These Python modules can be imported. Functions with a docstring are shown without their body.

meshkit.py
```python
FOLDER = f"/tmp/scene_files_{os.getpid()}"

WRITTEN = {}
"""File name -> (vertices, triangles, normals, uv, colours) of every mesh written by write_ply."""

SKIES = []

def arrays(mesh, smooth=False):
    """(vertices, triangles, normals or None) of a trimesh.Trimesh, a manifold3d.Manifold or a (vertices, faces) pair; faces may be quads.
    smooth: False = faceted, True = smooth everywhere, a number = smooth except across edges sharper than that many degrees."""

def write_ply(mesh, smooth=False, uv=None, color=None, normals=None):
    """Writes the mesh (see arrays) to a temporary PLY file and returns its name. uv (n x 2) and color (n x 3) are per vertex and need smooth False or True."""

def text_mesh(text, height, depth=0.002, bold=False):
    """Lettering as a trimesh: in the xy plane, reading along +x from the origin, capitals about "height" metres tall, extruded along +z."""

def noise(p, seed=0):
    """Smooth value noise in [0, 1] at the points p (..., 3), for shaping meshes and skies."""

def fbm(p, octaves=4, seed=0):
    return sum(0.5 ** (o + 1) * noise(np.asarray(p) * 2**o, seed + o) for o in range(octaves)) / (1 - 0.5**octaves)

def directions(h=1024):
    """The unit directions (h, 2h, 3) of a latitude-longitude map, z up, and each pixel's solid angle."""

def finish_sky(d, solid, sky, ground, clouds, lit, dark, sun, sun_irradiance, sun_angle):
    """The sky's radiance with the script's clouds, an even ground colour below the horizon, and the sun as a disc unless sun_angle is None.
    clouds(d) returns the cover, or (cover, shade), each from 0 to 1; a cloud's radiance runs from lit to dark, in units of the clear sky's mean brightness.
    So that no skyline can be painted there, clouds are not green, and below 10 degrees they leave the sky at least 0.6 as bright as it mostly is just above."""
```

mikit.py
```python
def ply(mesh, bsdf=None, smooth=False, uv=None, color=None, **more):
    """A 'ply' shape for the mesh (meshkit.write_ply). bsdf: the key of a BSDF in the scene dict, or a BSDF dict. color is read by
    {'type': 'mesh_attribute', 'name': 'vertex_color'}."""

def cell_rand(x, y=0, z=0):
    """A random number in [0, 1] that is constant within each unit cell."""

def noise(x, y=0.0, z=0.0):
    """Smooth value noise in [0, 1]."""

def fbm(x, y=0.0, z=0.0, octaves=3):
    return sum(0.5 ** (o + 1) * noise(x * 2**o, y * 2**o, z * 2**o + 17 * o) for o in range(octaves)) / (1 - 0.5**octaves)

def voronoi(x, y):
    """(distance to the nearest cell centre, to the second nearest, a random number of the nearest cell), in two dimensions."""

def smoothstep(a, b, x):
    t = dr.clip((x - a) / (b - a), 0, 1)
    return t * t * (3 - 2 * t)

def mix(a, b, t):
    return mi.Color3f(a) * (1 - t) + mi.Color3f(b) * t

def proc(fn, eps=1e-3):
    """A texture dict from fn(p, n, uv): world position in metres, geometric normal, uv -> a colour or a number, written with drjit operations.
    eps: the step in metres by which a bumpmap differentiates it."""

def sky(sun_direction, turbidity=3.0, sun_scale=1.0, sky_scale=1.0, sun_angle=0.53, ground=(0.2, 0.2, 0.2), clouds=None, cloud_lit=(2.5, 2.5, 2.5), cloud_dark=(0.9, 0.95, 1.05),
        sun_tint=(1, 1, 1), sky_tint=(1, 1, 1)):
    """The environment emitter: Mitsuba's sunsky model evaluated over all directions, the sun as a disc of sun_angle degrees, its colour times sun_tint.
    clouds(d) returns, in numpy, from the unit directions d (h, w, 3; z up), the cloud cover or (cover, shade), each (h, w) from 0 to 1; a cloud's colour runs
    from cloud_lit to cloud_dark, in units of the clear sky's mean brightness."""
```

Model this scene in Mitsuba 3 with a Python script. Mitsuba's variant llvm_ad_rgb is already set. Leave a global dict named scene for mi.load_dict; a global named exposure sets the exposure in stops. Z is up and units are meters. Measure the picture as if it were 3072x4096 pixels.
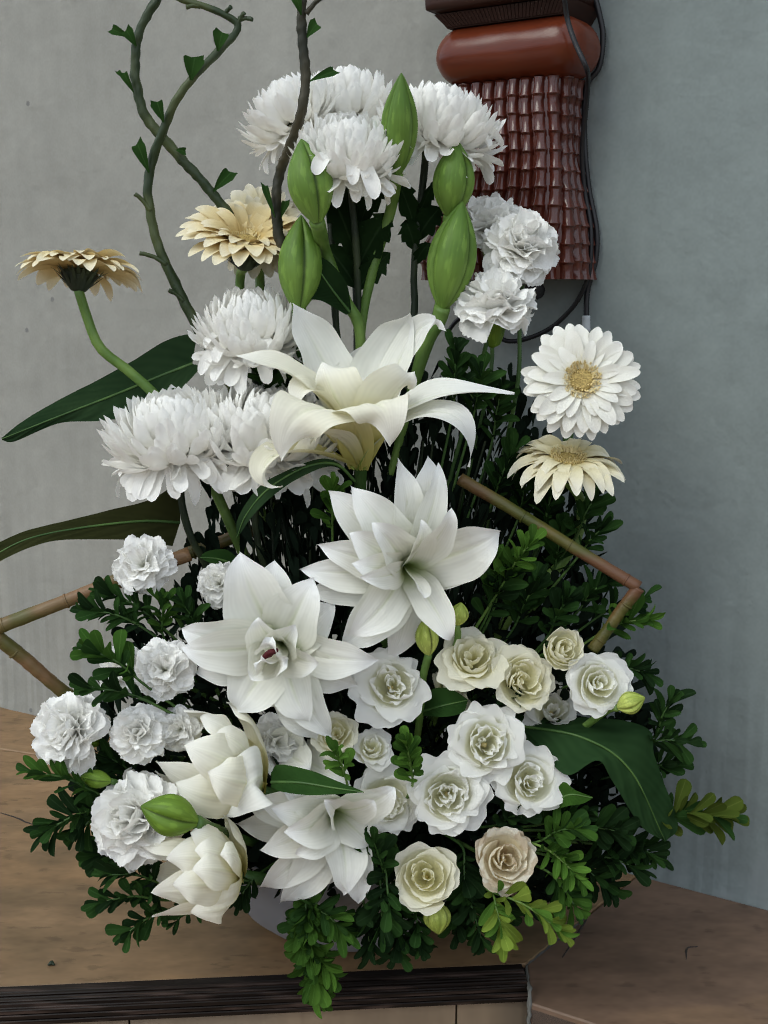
import math, random
import numpy as np, trimesh, mitsuba as mi, mikit, meshkit
import drjit as dr
from mikit import proc, fbm, noise, smoothstep, mix, voronoi

scene, labels = {}, {}
T = mi.ScalarTransform4f
rng = np.random.default_rng(7)

# ------------------------------------------------------------------ camera, sky, exposure
PITCH, CAMH, F = math.radians(10.0), 0.66, 2048 / math.tan(math.radians(22.5))
C = np.array([0, 0, CAMH])
RIGHT = np.array([1.0, 0, 0]); FWD = np.array([0, math.cos(PITCH), -math.sin(PITCH)]); UP = np.array([0, math.sin(PITCH), math.cos(PITCH)])
scene['camera'] = {'type': 'perspective', 'fov': 45.0, 'fov_axis': 'y', 'near_clip': 0.05, 'far_clip': 60.0,
                   'to_world': T().look_at(origin=C.tolist(), target=(C + FWD).tolist(), up=[0, 0, 1])}
scene['sky'] = mikit.sky((-0.75, -0.62, 0.95), turbidity=4, sun_scale=0.11, sun_angle=34, ground=(0.10, 0.10, 0.10),
                         clouds=lambda d: 1.0, cloud_lit=(0.93, 1.02, 1.14), sun_tint=(0.78, 0.95, 1.16))
exposure = 3.5

# ------------------------------------------------------------------ helpers
def ray(u, v): return FWD + RIGHT * (u - 1536) / F + UP * (2048 - v) / F
def P(u, v, d):                       # the point at horizontal distance d on the line of sight
    r = ray(u, v); return C + r * (d / r[1])
def FL(u, v, z=0.0):                  # the point on a level surface at height z
    r = ray(u, v); return C + r * ((z - CAMH) / r[2])
def px(n, p): return n * float(FWD @ (np.asarray(p) - C)) / F
def V(r, u, t):                       # right, up, towards the viewer
    a = RIGHT * r + UP * u - FWD * t; return a / np.linalg.norm(a)
def nrm(a): return a / (np.linalg.norm(a, axis=-1, keepdims=True) + 1e-12)
def frame(A):
    A = nrm(np.asarray(A, float)); x = np.cross(A, [0.31, 0.2, 0.93]); x = nrm(x); return A, x, np.cross(A, x)

used = {}
def numbered(name):
    n = used.get(name, 0); used[name] = n + 1
    return name if n == 0 else f'{name}_{n:03d}'
def thing(name, label, cat, group=None, kind=None):
    key = numbered(name); labels[key] = {'label': label, 'category': cat}
    if group: labels[key]['group'] = group
    if kind: labels[key]['kind'] = kind
    return key
def struct(name, d, label=None):
    key = numbered(name); scene[key] = d; labels[key] = {'kind': 'structure'}
    if label: labels[key]['label'] = label
    return key
def part(parent, name, d, label=None, kind=None):
    key = numbered(parent + '__' + name); scene[key] = d
    if label or kind:
        labels[key] = {}
        if label: labels[key]['label'] = label
        if kind: labels[key]['kind'] = kind
    return key

def grid_faces(ns, nt, wrap=False):
    i, j = np.meshgrid(np.arange(ns - 1), np.arange(nt if wrap else nt - 1), indexing='ij')
    j2 = (j + 1) % nt
    return np.stack([i * nt + j, (i + 1) * nt + j, (i + 1) * nt + j2, i * nt + j2], -1).reshape(-1, 4)
FACES = {}
def gf(ns, nt, wrap=False):
    k = (ns, nt, wrap)
    if k not in FACES:
        q = grid_faces(ns, nt, wrap); FACES[k] = np.vstack([q[:, [0, 1, 2]], q[:, [0, 2, 3]]])
    return FACES[k]

def bez(ctrl, s):
    c = np.asarray(ctrl, float); n = len(c) - 1; s = np.asarray(s)[:, None]
    return sum(math.comb(n, k) * (1 - s) ** (n - k) * s ** k * c[k] for k in range(n + 1))
def catmull(pts, n):
    p = np.asarray(pts, float)
    if len(p) == 2: return p[0] + (p[1] - p[0]) * np.linspace(0, 1, n)[:, None]
    e = np.vstack([2 * p[0] - p[1], p, 2 * p[-1] - p[-2]])
    L = np.concatenate([[0], np.cumsum(np.linalg.norm(np.diff(p, axis=0), axis=1))]); u = np.linspace(0, L[-1], n)
    k = np.clip(np.searchsorted(L, u, side='right') - 1, 0, len(p) - 2)
    t = ((u - L[k]) / np.maximum(L[k + 1] - L[k], 1e-9))[:, None]
    a, b, c, d = e[k], e[k + 1], e[k + 2], e[k + 3]
    return 0.5 * (2 * b + (c - a) * t + (2 * a - 5 * b + 4 * c - d) * t ** 2 + (3 * b - a - 3 * c + d) * t ** 3)

def tube(pts, rad, n=40, m=10, bumps=0.0, seed=0, smooth=True, raw=False):
    c = catmull(pts, n); r = np.interp(np.linspace(0, 1, n), np.linspace(0, 1, len(np.atleast_1d(rad))), np.atleast_1d(rad))
    t = nrm(np.gradient(c, axis=0)); a = np.cross(t[0], [0.3, 0.9, 0.2]); a = nrm(a); rows = []
    for k in range(n):
        a = nrm(a - (a @ t[k]) * t[k]); b = np.cross(t[k], a); ph = np.arange(m) * 2 * np.pi / m
        rr = r[k] * (1 + bumps * (meshkit.noise(np.stack([np.cos(ph) * 1.5 + seed, np.sin(ph) * 1.5, np.full(m, k * 0.55)], -1)) - 0.5))
        rows.append(c[k] + (np.cos(ph)[:, None] * a + np.sin(ph)[:, None] * b) * rr[:, None])
    v = np.concatenate(rows + [c[:1], c[-1:]]); f = gf(n, m, True)
    j = np.arange(m); j2 = (j + 1) % m
    f = np.vstack([f, np.stack([j * 0 + n * m, j, j2], 1), np.stack([j * 0 + n * m + 1, (n - 1) * m + j2, (n - 1) * m + j], 1)])
    return (v, f)
def mk(vf, bsdf, smooth=True, uv=None): return mikit.ply(trimesh.Trimesh(vf[0], vf[1], process=False), bsdf, smooth=smooth, uv=uv)

def lathe(profile, base, axis, m=24, lobes=0, depth=0.0, bsdf=None):
    A, X, Y = frame(axis); pr = np.asarray(profile, float); ph = np.arange(m) * 2 * np.pi / m
    rr = 1 - depth * (1 - np.abs(np.cos(lobes * ph / 2))) ** 3 * 2 if lobes else np.ones(m)
    v = np.concatenate([base + A * z + (np.cos(ph)[:, None] * X + np.sin(ph)[:, None] * Y) * (r * rr)[:, None] for r, z in pr])
    f = gf(len(pr), m, True); uv = np.concatenate([np.stack([np.full(m, k / (len(pr) - 1)), ph / 6.2832], 1) for k in range(len(pr))])
    return mk((v, f), bsdf, True, uv)

def petal(ctrl, width, w0, prof, cup=0.25, ruf=0.0, groove=0.0, ns=12, nt=7, seed=0.0, serr=0.0, rfreq=3.0, twist=0.0):
    s = 1 - (1 - np.linspace(0, 1, ns)) ** (1.6 if ns < 20 else 1.15); t = np.linspace(-1, 1, nt)
    c = bez(ctrl, s); tg = nrm(np.gradient(c, axis=0)); w = nrm(w0 - (tg @ w0)[:, None] * tg); n = np.cross(tg, w)
    if twist:
        a = twist * s[:, None]; w, n = w * np.cos(a) + n * np.sin(a), n * np.cos(a) - w * np.sin(a)
    hw = prof(s) * width / 2
    S, TT = np.meshgrid(s, t, indexing='ij'); H = hw[:, None] * np.ones(nt)
    edge = H * (1 + 0.05 * np.sin(S * 17 + seed * 5 + TT * 2) * (ruf > 0))
    off = cup * H * TT ** 2 + groove * width * (-np.exp(-(TT / 0.13) ** 2) - 0.35 * np.exp(-((np.abs(TT) - 0.45) / 0.12) ** 2)) * np.sin(np.pi * np.minimum(S * 1.1, 1)) \
        + ruf * width * np.abs(TT) ** 1.5 * np.sin(rfreq * np.pi * S * 1.3 + seed * 3 + np.sign(TT) * 1.1) * S ** 0.6 * (1 - 0.3 * S)
    L = np.linalg.norm(c[-1] - c[0])
    v = c[:, None] + w[:, None] * (edge * TT)[..., None] + n[:, None] * off[..., None]
    if serr:
        v = v + tg[:, None] * (serr * L * S ** 3 * (np.sin(TT * 3.1 + seed) * 0.6 + np.where(np.arange(nt) % 2, 1.0, -0.5)[None] - 1.2 * TT ** 2))[..., None]
        v = v + n[:, None] * (ruf * 1.1 * width * S ** 2 * np.sin(TT * rfreq * 1.7 + seed * 7))[..., None]
    return (v.reshape(-1, 3), gf(ns, nt)), np.stack([S.ravel(), TT.ravel() / 2 + 0.5], 1)

LILYP = lambda s: 0.16 * (1 - s) ** 2 + 3.95 * np.maximum(s, 1e-6) ** 0.92 * np.maximum(1 - s, 0) ** 1.12
LILYR = lambda s: (s + 0.10) ** 0.66 * np.maximum(1 - s ** 2.15, 0) ** 0.95 * 1.66
LILYM = lambda s: 0.5 * (LILYP(s) + LILYR(s))
SPOON = lambda s: (0.45 + 0.58 * s ** 0.8) * np.maximum(1 - s ** 10, 0) ** 0.55 + 0.02
RAY = lambda s: (0.38 + 0.7 * np.sin(np.pi * np.minimum(s * 0.85 + 0.05, 1)) ** 0.8) * np.maximum(1 - s ** 8, 0) ** 0.55 * 0.97 + 0.02
FAN = lambda s: 0.12 + 0.95 * s ** 1.25
LEAFP = lambda s: np.sin(np.pi * np.clip(s, 0.01, 1) ** 0.85) ** 0.85 + 0.02
OBOV = lambda s: (0.10 + 1.05 * s ** 1.15) * np.maximum(1 - s ** 5, 0) ** 0.55 + 0.01

# ------------------------------------------------------------------ materials
def rgb(*c): return {'type': 'rgb', 'value': list(c)}
def thin(fn_or_rgb, rough=0.5, trans=0.5, **k):
    b = rgb(*fn_or_rgb) if isinstance(fn_or_rgb, tuple) else proc(fn_or_rgb)
    return {'type': 'principledthin', 'base_color': b, 'roughness': rough, 'diff_trans': trans, 'eta': 1.3, **k}
def solid(fn_or_rgb, rough=0.5, spec=0.4, bump=None, bscale=1.0, eps=1e-3, **k):
    b = rgb(*fn_or_rgb) if isinstance(fn_or_rgb, tuple) else proc(fn_or_rgb)
    d = {'type': 'principled', 'base_color': b, 'roughness': rough, 'specular': spec, **k}
    if bump: d = {'type': 'bumpmap', 'arbitrary': {**proc(bump, eps)}, 'scale': bscale, 'bsdf': d}
    return {'type': 'twosided', 'bsdf': d}

def petal_fn(base, body, tip, a=0.05, b=0.45, vein=0.05):
    def fn(p, n, uv):
        v = 1 - vein * (0.5 + 0.5 * dr.sin(uv.y * 75 + 3 * noise(p.x * 90, p.y * 90, p.z * 90))) * smoothstep(0, 0.4, uv.x)
        c = mix(mix(base, body, smoothstep(a, b, uv.x)), tip, smoothstep(0.6, 1.0, uv.x))
        return c * v * (0.955 + 0.05 * noise(p.x * 45, p.y * 45, p.z * 45))
    return fn
W = (0.89, 0.895, 0.885)
def lily_fn(base, body, tip, b):
    f0 = petal_fn(base, body, tip, 0.02, b, 0.03)
    def fn(p, n, uv):
        y = dr.abs(uv.y - 0.5); mid = smoothstep(0.07, 0.0, y) * smoothstep(0.95, 0.15, uv.x)
        rib = (0.5 + 0.5 * dr.cos(y * 88)) * smoothstep(0.02, 0.25, uv.x) * smoothstep(0.5, 0.3, y)
        return mix(f0(p, n, uv), (0.62, 0.68, 0.38), mid * 0.42) * (1 - 0.035 * rib)
    return fn
scene['m_lily'] = thin(lily_fn((0.40, 0.50, 0.12), (0.89, 0.89, 0.82), W, 0.34), 0.42, 0.45)
scene['m_lily_cream'] = thin(lily_fn((0.64, 0.58, 0.18), (0.88, 0.855, 0.70), (0.89, 0.88, 0.81), 0.5), 0.42, 0.45)
scene['m_mum'] = thin(petal_fn((0.90, 0.87, 0.76), (0.945, 0.935, 0.895), (0.95, 0.945, 0.915), 0.0, 0.4, 0.02), 0.5, 0.5)
scene['m_carnation'] = thin(petal_fn((0.87, 0.87, 0.74), (0.93, 0.925, 0.89), (0.94, 0.935, 0.91), 0.1, 0.6, 0.02), 0.6, 0.5)
def rose_fn(a, b):
    def fn(p, n, uv):
        c = mix(a, b, smoothstep(0.25, 0.9, uv.x))
        return c * (0.95 + 0.07 * noise(p.x * 60, p.y * 60, p.z * 60))
    return fn
scene['m_rose_white'] = thin(rose_fn((0.82, 0.81, 0.58), (0.92, 0.92, 0.885)), 0.55, 0.9)
scene['m_rose_cream'] = thin(rose_fn((0.80, 0.77, 0.47), (0.90, 0.88, 0.74)), 0.55, 0.9)
def rose_stain(p, n, uv):
    c = mix((0.74, 0.64, 0.40), (0.87, 0.83, 0.71), smoothstep(0.25, 0.9, uv.x))
    k = smoothstep(0.55, 0.70, fbm(p.x * 110, p.y * 110, p.z * 110, 3) + 0.14 * smoothstep(0.8, 1.0, uv.x))
    return mix(c, (0.46, 0.30, 0.14), k * 0.5)
scene['m_rose_stained'] = thin(rose_stain, 0.6, 0.8)
scene['m_gerbera_white'] = thin(petal_fn((0.74, 0.70, 0.50), (0.83, 0.82, 0.74), (0.84, 0.83, 0.77), 0.1, 0.5, 0.05), 0.5, 0.22)
scene['m_gerbera_ivory'] = thin(petal_fn((0.62, 0.52, 0.22), (0.78, 0.72, 0.50), (0.82, 0.79, 0.66), 0.1, 0.65, 0.07), 0.5, 0.22)
scene['m_gerbera_cream'] = thin(petal_fn((0.58, 0.42, 0.16), (0.78, 0.65, 0.36), (0.83, 0.77, 0.58), 0.1, 0.7, 0.08), 0.5, 0.3)
def disc_fn(p, n, uv): return mix((0.16, 0.10, 0.02), (0.55, 0.42, 0.16), noise(p.x * 900, p.y * 900, p.z * 900))
scene['m_disc'] = solid(disc_fn, 0.7, 0.2)
scene['m_floret'] = solid((0.66, 0.55, 0.28), 0.6, 0.2)
scene['m_anther'] = solid((0.07, 0.010, 0.012), 0.6, 0.2)
def leaf_fn(a, b, vein=1.0):
    def fn(p, n, uv):
        c = mix(a, b, 0.25 * noise(p.x * 130, p.y * 130, p.z * 130) + 0.75 * noise(p.x * 38 + 7, p.y * 38, p.z * 38))
        mid = smoothstep(0.055, 0.0, dr.abs(uv.y - 0.5))
        return mix(c, mi.Color3f(b) * 1.35 + 0.01, mid * 0.55 * vein)
    return fn
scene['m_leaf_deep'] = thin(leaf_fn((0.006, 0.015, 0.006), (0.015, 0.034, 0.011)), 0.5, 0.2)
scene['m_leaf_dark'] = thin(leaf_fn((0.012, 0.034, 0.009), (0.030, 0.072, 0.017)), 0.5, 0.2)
scene['m_leaf_mid'] = thin(leaf_fn((0.025, 0.068, 0.012), (0.054, 0.12, 0.020)), 0.45, 0.4)
scene['m_leaf_fresh'] = thin(leaf_fn((0.055, 0.13, 0.02), (0.10, 0.21, 0.033)), 0.38, 0.5)
scene['m_leaf_lime'] = thin(leaf_fn((0.13, 0.21, 0.028), (0.22, 0.30, 0.05)), 0.4, 0.5)
scene['m_leaf_olive'] = thin(leaf_fn((0.045, 0.075, 0.012), (0.09, 0.12, 0.022)), 0.38, 0.4)
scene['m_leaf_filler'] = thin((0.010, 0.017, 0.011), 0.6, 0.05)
def blade_fn(a, b):
    def fn(p, n, uv):
        v = dr.sin((uv.x * 34 - dr.abs(uv.y - 0.5) * 22) * 2.0) * 0.5 + 0.5
        c = mix(a, b, 0.13 * v + 0.7 * fbm(p.x * 30, p.y * 30, p.z * 30, 3))
        return mix(c, mi.Color3f(b) * 1.5, smoothstep(0.03, 0.0, dr.abs(uv.y - 0.5)) * 0.7)
    return fn
scene['m_blade'] = thin(blade_fn((0.011, 0.027, 0.012), (0.031, 0.058, 0.024)), 0.4, 0.15)
scene['m_blade_brown'] = thin(blade_fn((0.020, 0.024, 0.009), (0.036, 0.038, 0.014)), 0.5, 0.12)
scene['m_blade_bright'] = thin(blade_fn((0.013, 0.034, 0.012), (0.031, 0.068, 0.025)), 0.4, 0.15)
def bud_fn(a, b):
    def fn(p, n, uv):
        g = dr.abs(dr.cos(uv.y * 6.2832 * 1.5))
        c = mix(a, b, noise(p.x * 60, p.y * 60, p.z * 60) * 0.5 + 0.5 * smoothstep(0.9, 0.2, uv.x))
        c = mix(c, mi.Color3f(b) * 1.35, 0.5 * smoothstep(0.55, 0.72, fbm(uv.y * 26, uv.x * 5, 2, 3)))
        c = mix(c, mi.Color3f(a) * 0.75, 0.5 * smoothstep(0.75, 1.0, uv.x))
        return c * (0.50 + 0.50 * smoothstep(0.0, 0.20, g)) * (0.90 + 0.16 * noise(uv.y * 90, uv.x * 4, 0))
    return fn
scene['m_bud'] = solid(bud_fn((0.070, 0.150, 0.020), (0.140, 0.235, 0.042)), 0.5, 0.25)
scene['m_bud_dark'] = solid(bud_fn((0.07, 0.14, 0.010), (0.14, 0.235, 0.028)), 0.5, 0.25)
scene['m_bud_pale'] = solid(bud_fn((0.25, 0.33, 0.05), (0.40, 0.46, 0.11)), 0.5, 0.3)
def stem_fn(a, b):
    def fn(p, n, uv): return mix(a, b, smoothstep(0.35, 0.7, fbm(p.x * 40, p.y * 40, p.z * 26, 3)))
    return fn
scene['m_stem'] = solid(stem_fn((0.035, 0.085, 0.02), (0.075, 0.15, 0.035)), 0.45, 0.35)
scene['m_stem_light'] = solid(stem_fn((0.09, 0.17, 0.035), (0.16, 0.26, 0.06)), 0.45, 0.35)
scene['m_stem_dark'] = solid(stem_fn((0.016, 0.026, 0.014), (0.035, 0.05, 0.022)), 0.55, 0.3)
scene['m_branch_green'] = solid(stem_fn((0.018, 0.034, 0.012), (0.055, 0.072, 0.025)), 0.5, 0.35)
scene['m_branch_brown'] = solid(stem_fn((0.018, 0.020, 0.012), (0.055, 0.048, 0.028)), 0.55, 0.3)
def cane_fn(p, n, uv):
    k = fbm(p.x * 26, p.y * 26, p.z * 26, 3)
    c = mix((0.085, 0.080, 0.020), (0.185, 0.105, 0.05), smoothstep(0.35, 0.65, k))
    return mix(c, (0.17, 0.05, 0.03), smoothstep(0.6, 0.72, fbm(p.x * 15 + 4, p.y * 15, p.z * 15, 2)))
scene['m_cane'] = solid(cane_fn, 0.4, 0.4)
def cane2_fn(p, n, uv):
    k = fbm(p.x * 26, p.y * 26, p.z * 26, 3)
    c = mix((0.060, 0.070, 0.014), (0.125, 0.095, 0.026), smoothstep(0.35, 0.65, k))
    return mix(c, (0.115, 0.052, 0.026), smoothstep(0.58, 0.72, fbm(p.x * 15 + 2, p.y * 15, p.z * 15, 2)))
scene['m_cane_green'] = solid(cane2_fn, 0.4, 0.4)
scene['m_foam'] = solid((0.02, 0.035, 0.02), 0.9, 0.1)
scene['m_cable'] = solid((0.012, 0.012, 0.014), 0.4, 0.4)
scene['m_plug'] = solid((0.42, 0.45, 0.46), 0.5, 0.4)
def pot_fn(p, n, uv): return mix((0.185, 0.19, 0.205), (0.24, 0.245, 0.26), fbm(p.x * 25, p.y * 25, p.z * 25, 3))
scene['m_pot'] = solid(pot_fn, 0.35, 0.4)

# ------------------------------------------------------------------ the setting: wall, ledge, nosing
A0, A1 = FL(0, 2822), FL(3072, 3636)
E1 = nrm(A1 - A0); WN = np.array([E1[1], -E1[0], 0.0])         # along the wall to the right; off the wall into the room
def PW(u, v, off=0.0):
    r = ray(u, v); return C + r * ((WN @ (A0 - C) + off) / (WN @ r))
def wc(p): return float(E1 @ (p - A0))

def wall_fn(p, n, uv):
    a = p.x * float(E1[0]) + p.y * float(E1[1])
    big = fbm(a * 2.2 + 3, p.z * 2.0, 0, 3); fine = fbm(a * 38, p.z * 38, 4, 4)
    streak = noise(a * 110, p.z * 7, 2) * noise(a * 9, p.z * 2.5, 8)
    c = mix((0.197, 0.229, 0.224), (0.268, 0.266, 0.240), smoothstep(0.30, 0.68, 0.45 * big + 0.55 * smoothstep(-0.42, -1.10, a)))  # bluish skylight on the right end is put into the wall colour
    gr = noise(a * 420, p.z * 420, 3); blot = fbm(a * 11, p.z * 9, 12, 4)
    c = c * (0.80 + 0.14 * fine + 0.10 * streak + 0.08 * gr + 0.20 * blot)
    c = c * (1 - 0.10 * smoothstep(0.45, 0.05, p.z) * smoothstep(0.45, 0.75, noise(a * 150, p.z * 5, 4)))
    d, _, k = voronoi(a * 9, p.z * 9)
    pit = smoothstep(0.045, 0.02, d) * dr.select(k > 0.88, 1.0, 0.0)
    c = mix(c, (0.13, 0.13, 0.13), pit * 0.75)
    return mix(c, (0.25, 0.275, 0.275), smoothstep(0.62, 0.75, fbm(a * 14 + 2, p.z * 10, 1, 3)) * smoothstep(0.25, 0.0, p.z) * 0.5)
def wall_bump(p, n, uv):
    a = p.x * float(E1[0]) + p.y * float(E1[1])
    low = smoothstep(0.42, 0.05, p.z)
    return 0.0005 * noise(a * 380, p.z * 380, 1) + 0.0022 * fbm(a * 30, p.z * 30, 1, 4) + 0.0012 * low * noise(a * 170, p.z * 9, 3) + 0.004 * fbm(a * 4, p.z * 4, 6, 2)
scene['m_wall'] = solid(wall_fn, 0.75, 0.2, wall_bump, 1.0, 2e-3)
base = A0 - E1 * 2.5; n1 = 60
xs = np.linspace(0, 6.0, 240); zs = np.concatenate([[-0.3, -0.01], np.linspace(0.0, 0.06, 6), np.linspace(0.1, 3.2, 40)])
X, Z = np.meshgrid(xs, zs, indexing='ij')
wv = base + X[..., None] * E1 + Z[..., None] * np.array([0, 0, 1.0]) + WN * (0.0035 * (meshkit.fbm(np.stack([X * 6, Z * 6, X * 0], -1)) - 0.5) + 0.006 * np.exp(-np.maximum(Z, 0) / 0.012) * meshkit.fbm(np.stack([X * 30, X * 0, X * 0], -1)))[..., None]
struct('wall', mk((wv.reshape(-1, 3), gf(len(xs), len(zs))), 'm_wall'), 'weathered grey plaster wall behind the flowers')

def tile_col(a, b, warm):
    def fn(p, n, uv):
        q = fbm(p.x * 5 + 1.5 * noise(p.x * 3, p.y * 3), p.y * 22, 2, 4); cl = fbm(p.x * 7, p.y * 9, p.z * 9 + 5, 4)
        c = mix(a, b, smoothstep(0.28, 0.72, 0.5 * q + 0.5 * cl))
        c = mix(c, warm, smoothstep(0.42, 0.62, fbm(p.x * 5 + 9, p.y * 9, 7, 4)) * 0.55)
        spot = smoothstep(0.66, 0.82, fbm(p.x * 38, p.y * 90, 3, 4))
        c = mix(c, mi.Color3f(a) * 0.4, spot * 0.35)
        c = c * (0.72 + 0.36 * fbm(p.x * 24, p.y * 60, 8, 4) + 0.26 * fbm(p.x * 90, p.y * 170, 4, 3)) * 1.08
        return c
    return fn
def tile_bump(p, n, uv): return 0.0008 * fbm(p.x * 40, p.y * 60, p.z * 60, 3)
scene['m_tile'] = solid(tile_col((0.114, 0.074, 0.037), (0.202, 0.127, 0.067), (0.242, 0.142, 0.068)), 0.48, 0.4, tile_bump)
scene['m_tile_shaded'] = solid(tile_col((0.086, 0.055, 0.038), (0.146, 0.092, 0.062), (0.175, 0.108, 0.062)), 0.5, 0.4, tile_bump)  # darker copy of the tile colour, with the shade of the arrangement put in
scene['m_riser'] = solid(tile_col((0.13, 0.10, 0.07), (0.20, 0.155, 0.11), (0.21, 0.15, 0.095)), 0.55, 0.3, tile_bump)
scene['m_grout'] = solid((0.13, 0.13, 0.12), 0.9, 0.1)
scene['m_grout_dark'] = solid((0.045, 0.038, 0.034), 0.9, 0.1)
def nos_fn(p, n, uv): return mix((0.010, 0.0065, 0.005), (0.055, 0.036, 0.029), smoothstep(0.45, 0.75, fbm(p.x * 14, p.y * 180, p.z * 180, 3)))
scene['m_nosing'] = solid(nos_fn, 0.34, 0.2)

def slab(poly, top, thick, bsdf, bev=0.0015):
    """A tile: its top outline bevelled down to its sides."""
    from shapely.geometry import Polygon
    pg = Polygon([(q[0], q[1]) for q in poly]).buffer(0)
    if pg.exterior.is_ccw is False: pg = Polygon(list(pg.exterior.coords)[::-1])
    inn = pg.buffer(-bev, join_style=2)
    o = np.array(pg.exterior.coords)[:-1]; i = np.array(inn.exterior.coords)[:-1]
    if len(i) != len(o): i = o
    i = i[np.argmin(((i[None] - o[:, None]) ** 2).sum(-1), 1)]
    n = len(o); v = np.vstack([np.c_[i, np.full(n, top)], np.c_[o, np.full(n, top - bev)], np.c_[o, np.full(n, top - thick)]])
    vv, ff = trimesh.creation.triangulate_polygon(Polygon(i), engine='earcut')
    ff = np.array([[np.argmin(((i - vv[k]) ** 2).sum(1)) for k in t] for t in ff])
    nr = np.cross(v[ff[:, 1]] - v[ff[:, 0]], v[ff[:, 2]] - v[ff[:, 0]])[:, 2]; ff[nr < 0] = ff[nr < 0][:, ::-1]
    j = np.arange(n); k = (j + 1) % n; sides = []
    for r in (0, 1): sides += [np.stack([r * n + j, (r + 1) * n + j, (r + 1) * n + k], 1), np.stack([r * n + j, (r + 1) * n + k, r * n + k], 1)]
    return mk((v, np.vstack([ff[:, ::-1] if False else ff, *sides])), bsdf, False)

NB0, NB1 = FL(0, 3948), FL(2084, 3856)               # back edge of the nosing strip
ND = nrm(NB1 - NB0); NF = np.array([ND[1], -ND[0], 0])   # along it; to the front
NL, NR = NB0 - ND * 0.9, NB1
CB = NB1 + ND * 0.006
J0, J1 = FL(0, 2996), FL(145, 3018); JD = nrm(J1 - J0)
def meet(p, d, q, e):                                 # 2D lines
    m = np.array([[d[0], -e[0]], [d[1], -e[1]]]); t = np.linalg.solve(m, (q - p)[:2]); return p + d * t[0]
DG0, DG1 = CB, FL(2360, 3652); DD = nrm(DG1 - DG0)
WB = A0 + WN * 0.002
led = numbered('ledge'); labels[led] = {'kind': 'structure', 'label': 'brown stone ledge that the flower pot stands on'}
g = 0.0018; jn = np.array([-JD[1], JD[0], 0])
j_w = meet(J0, JD, WB, E1)                            # where the joint meets the wall, far to the right
d_w = meet(DG0, DD, WB, E1)
d_j = meet(DG0, DD, J0, JD)
left_end = WB - E1 * 1.2; jl = J0 - JD * 1.2
gd = np.array([DD[1], -DD[0], 0]) * 0.0009
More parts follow.
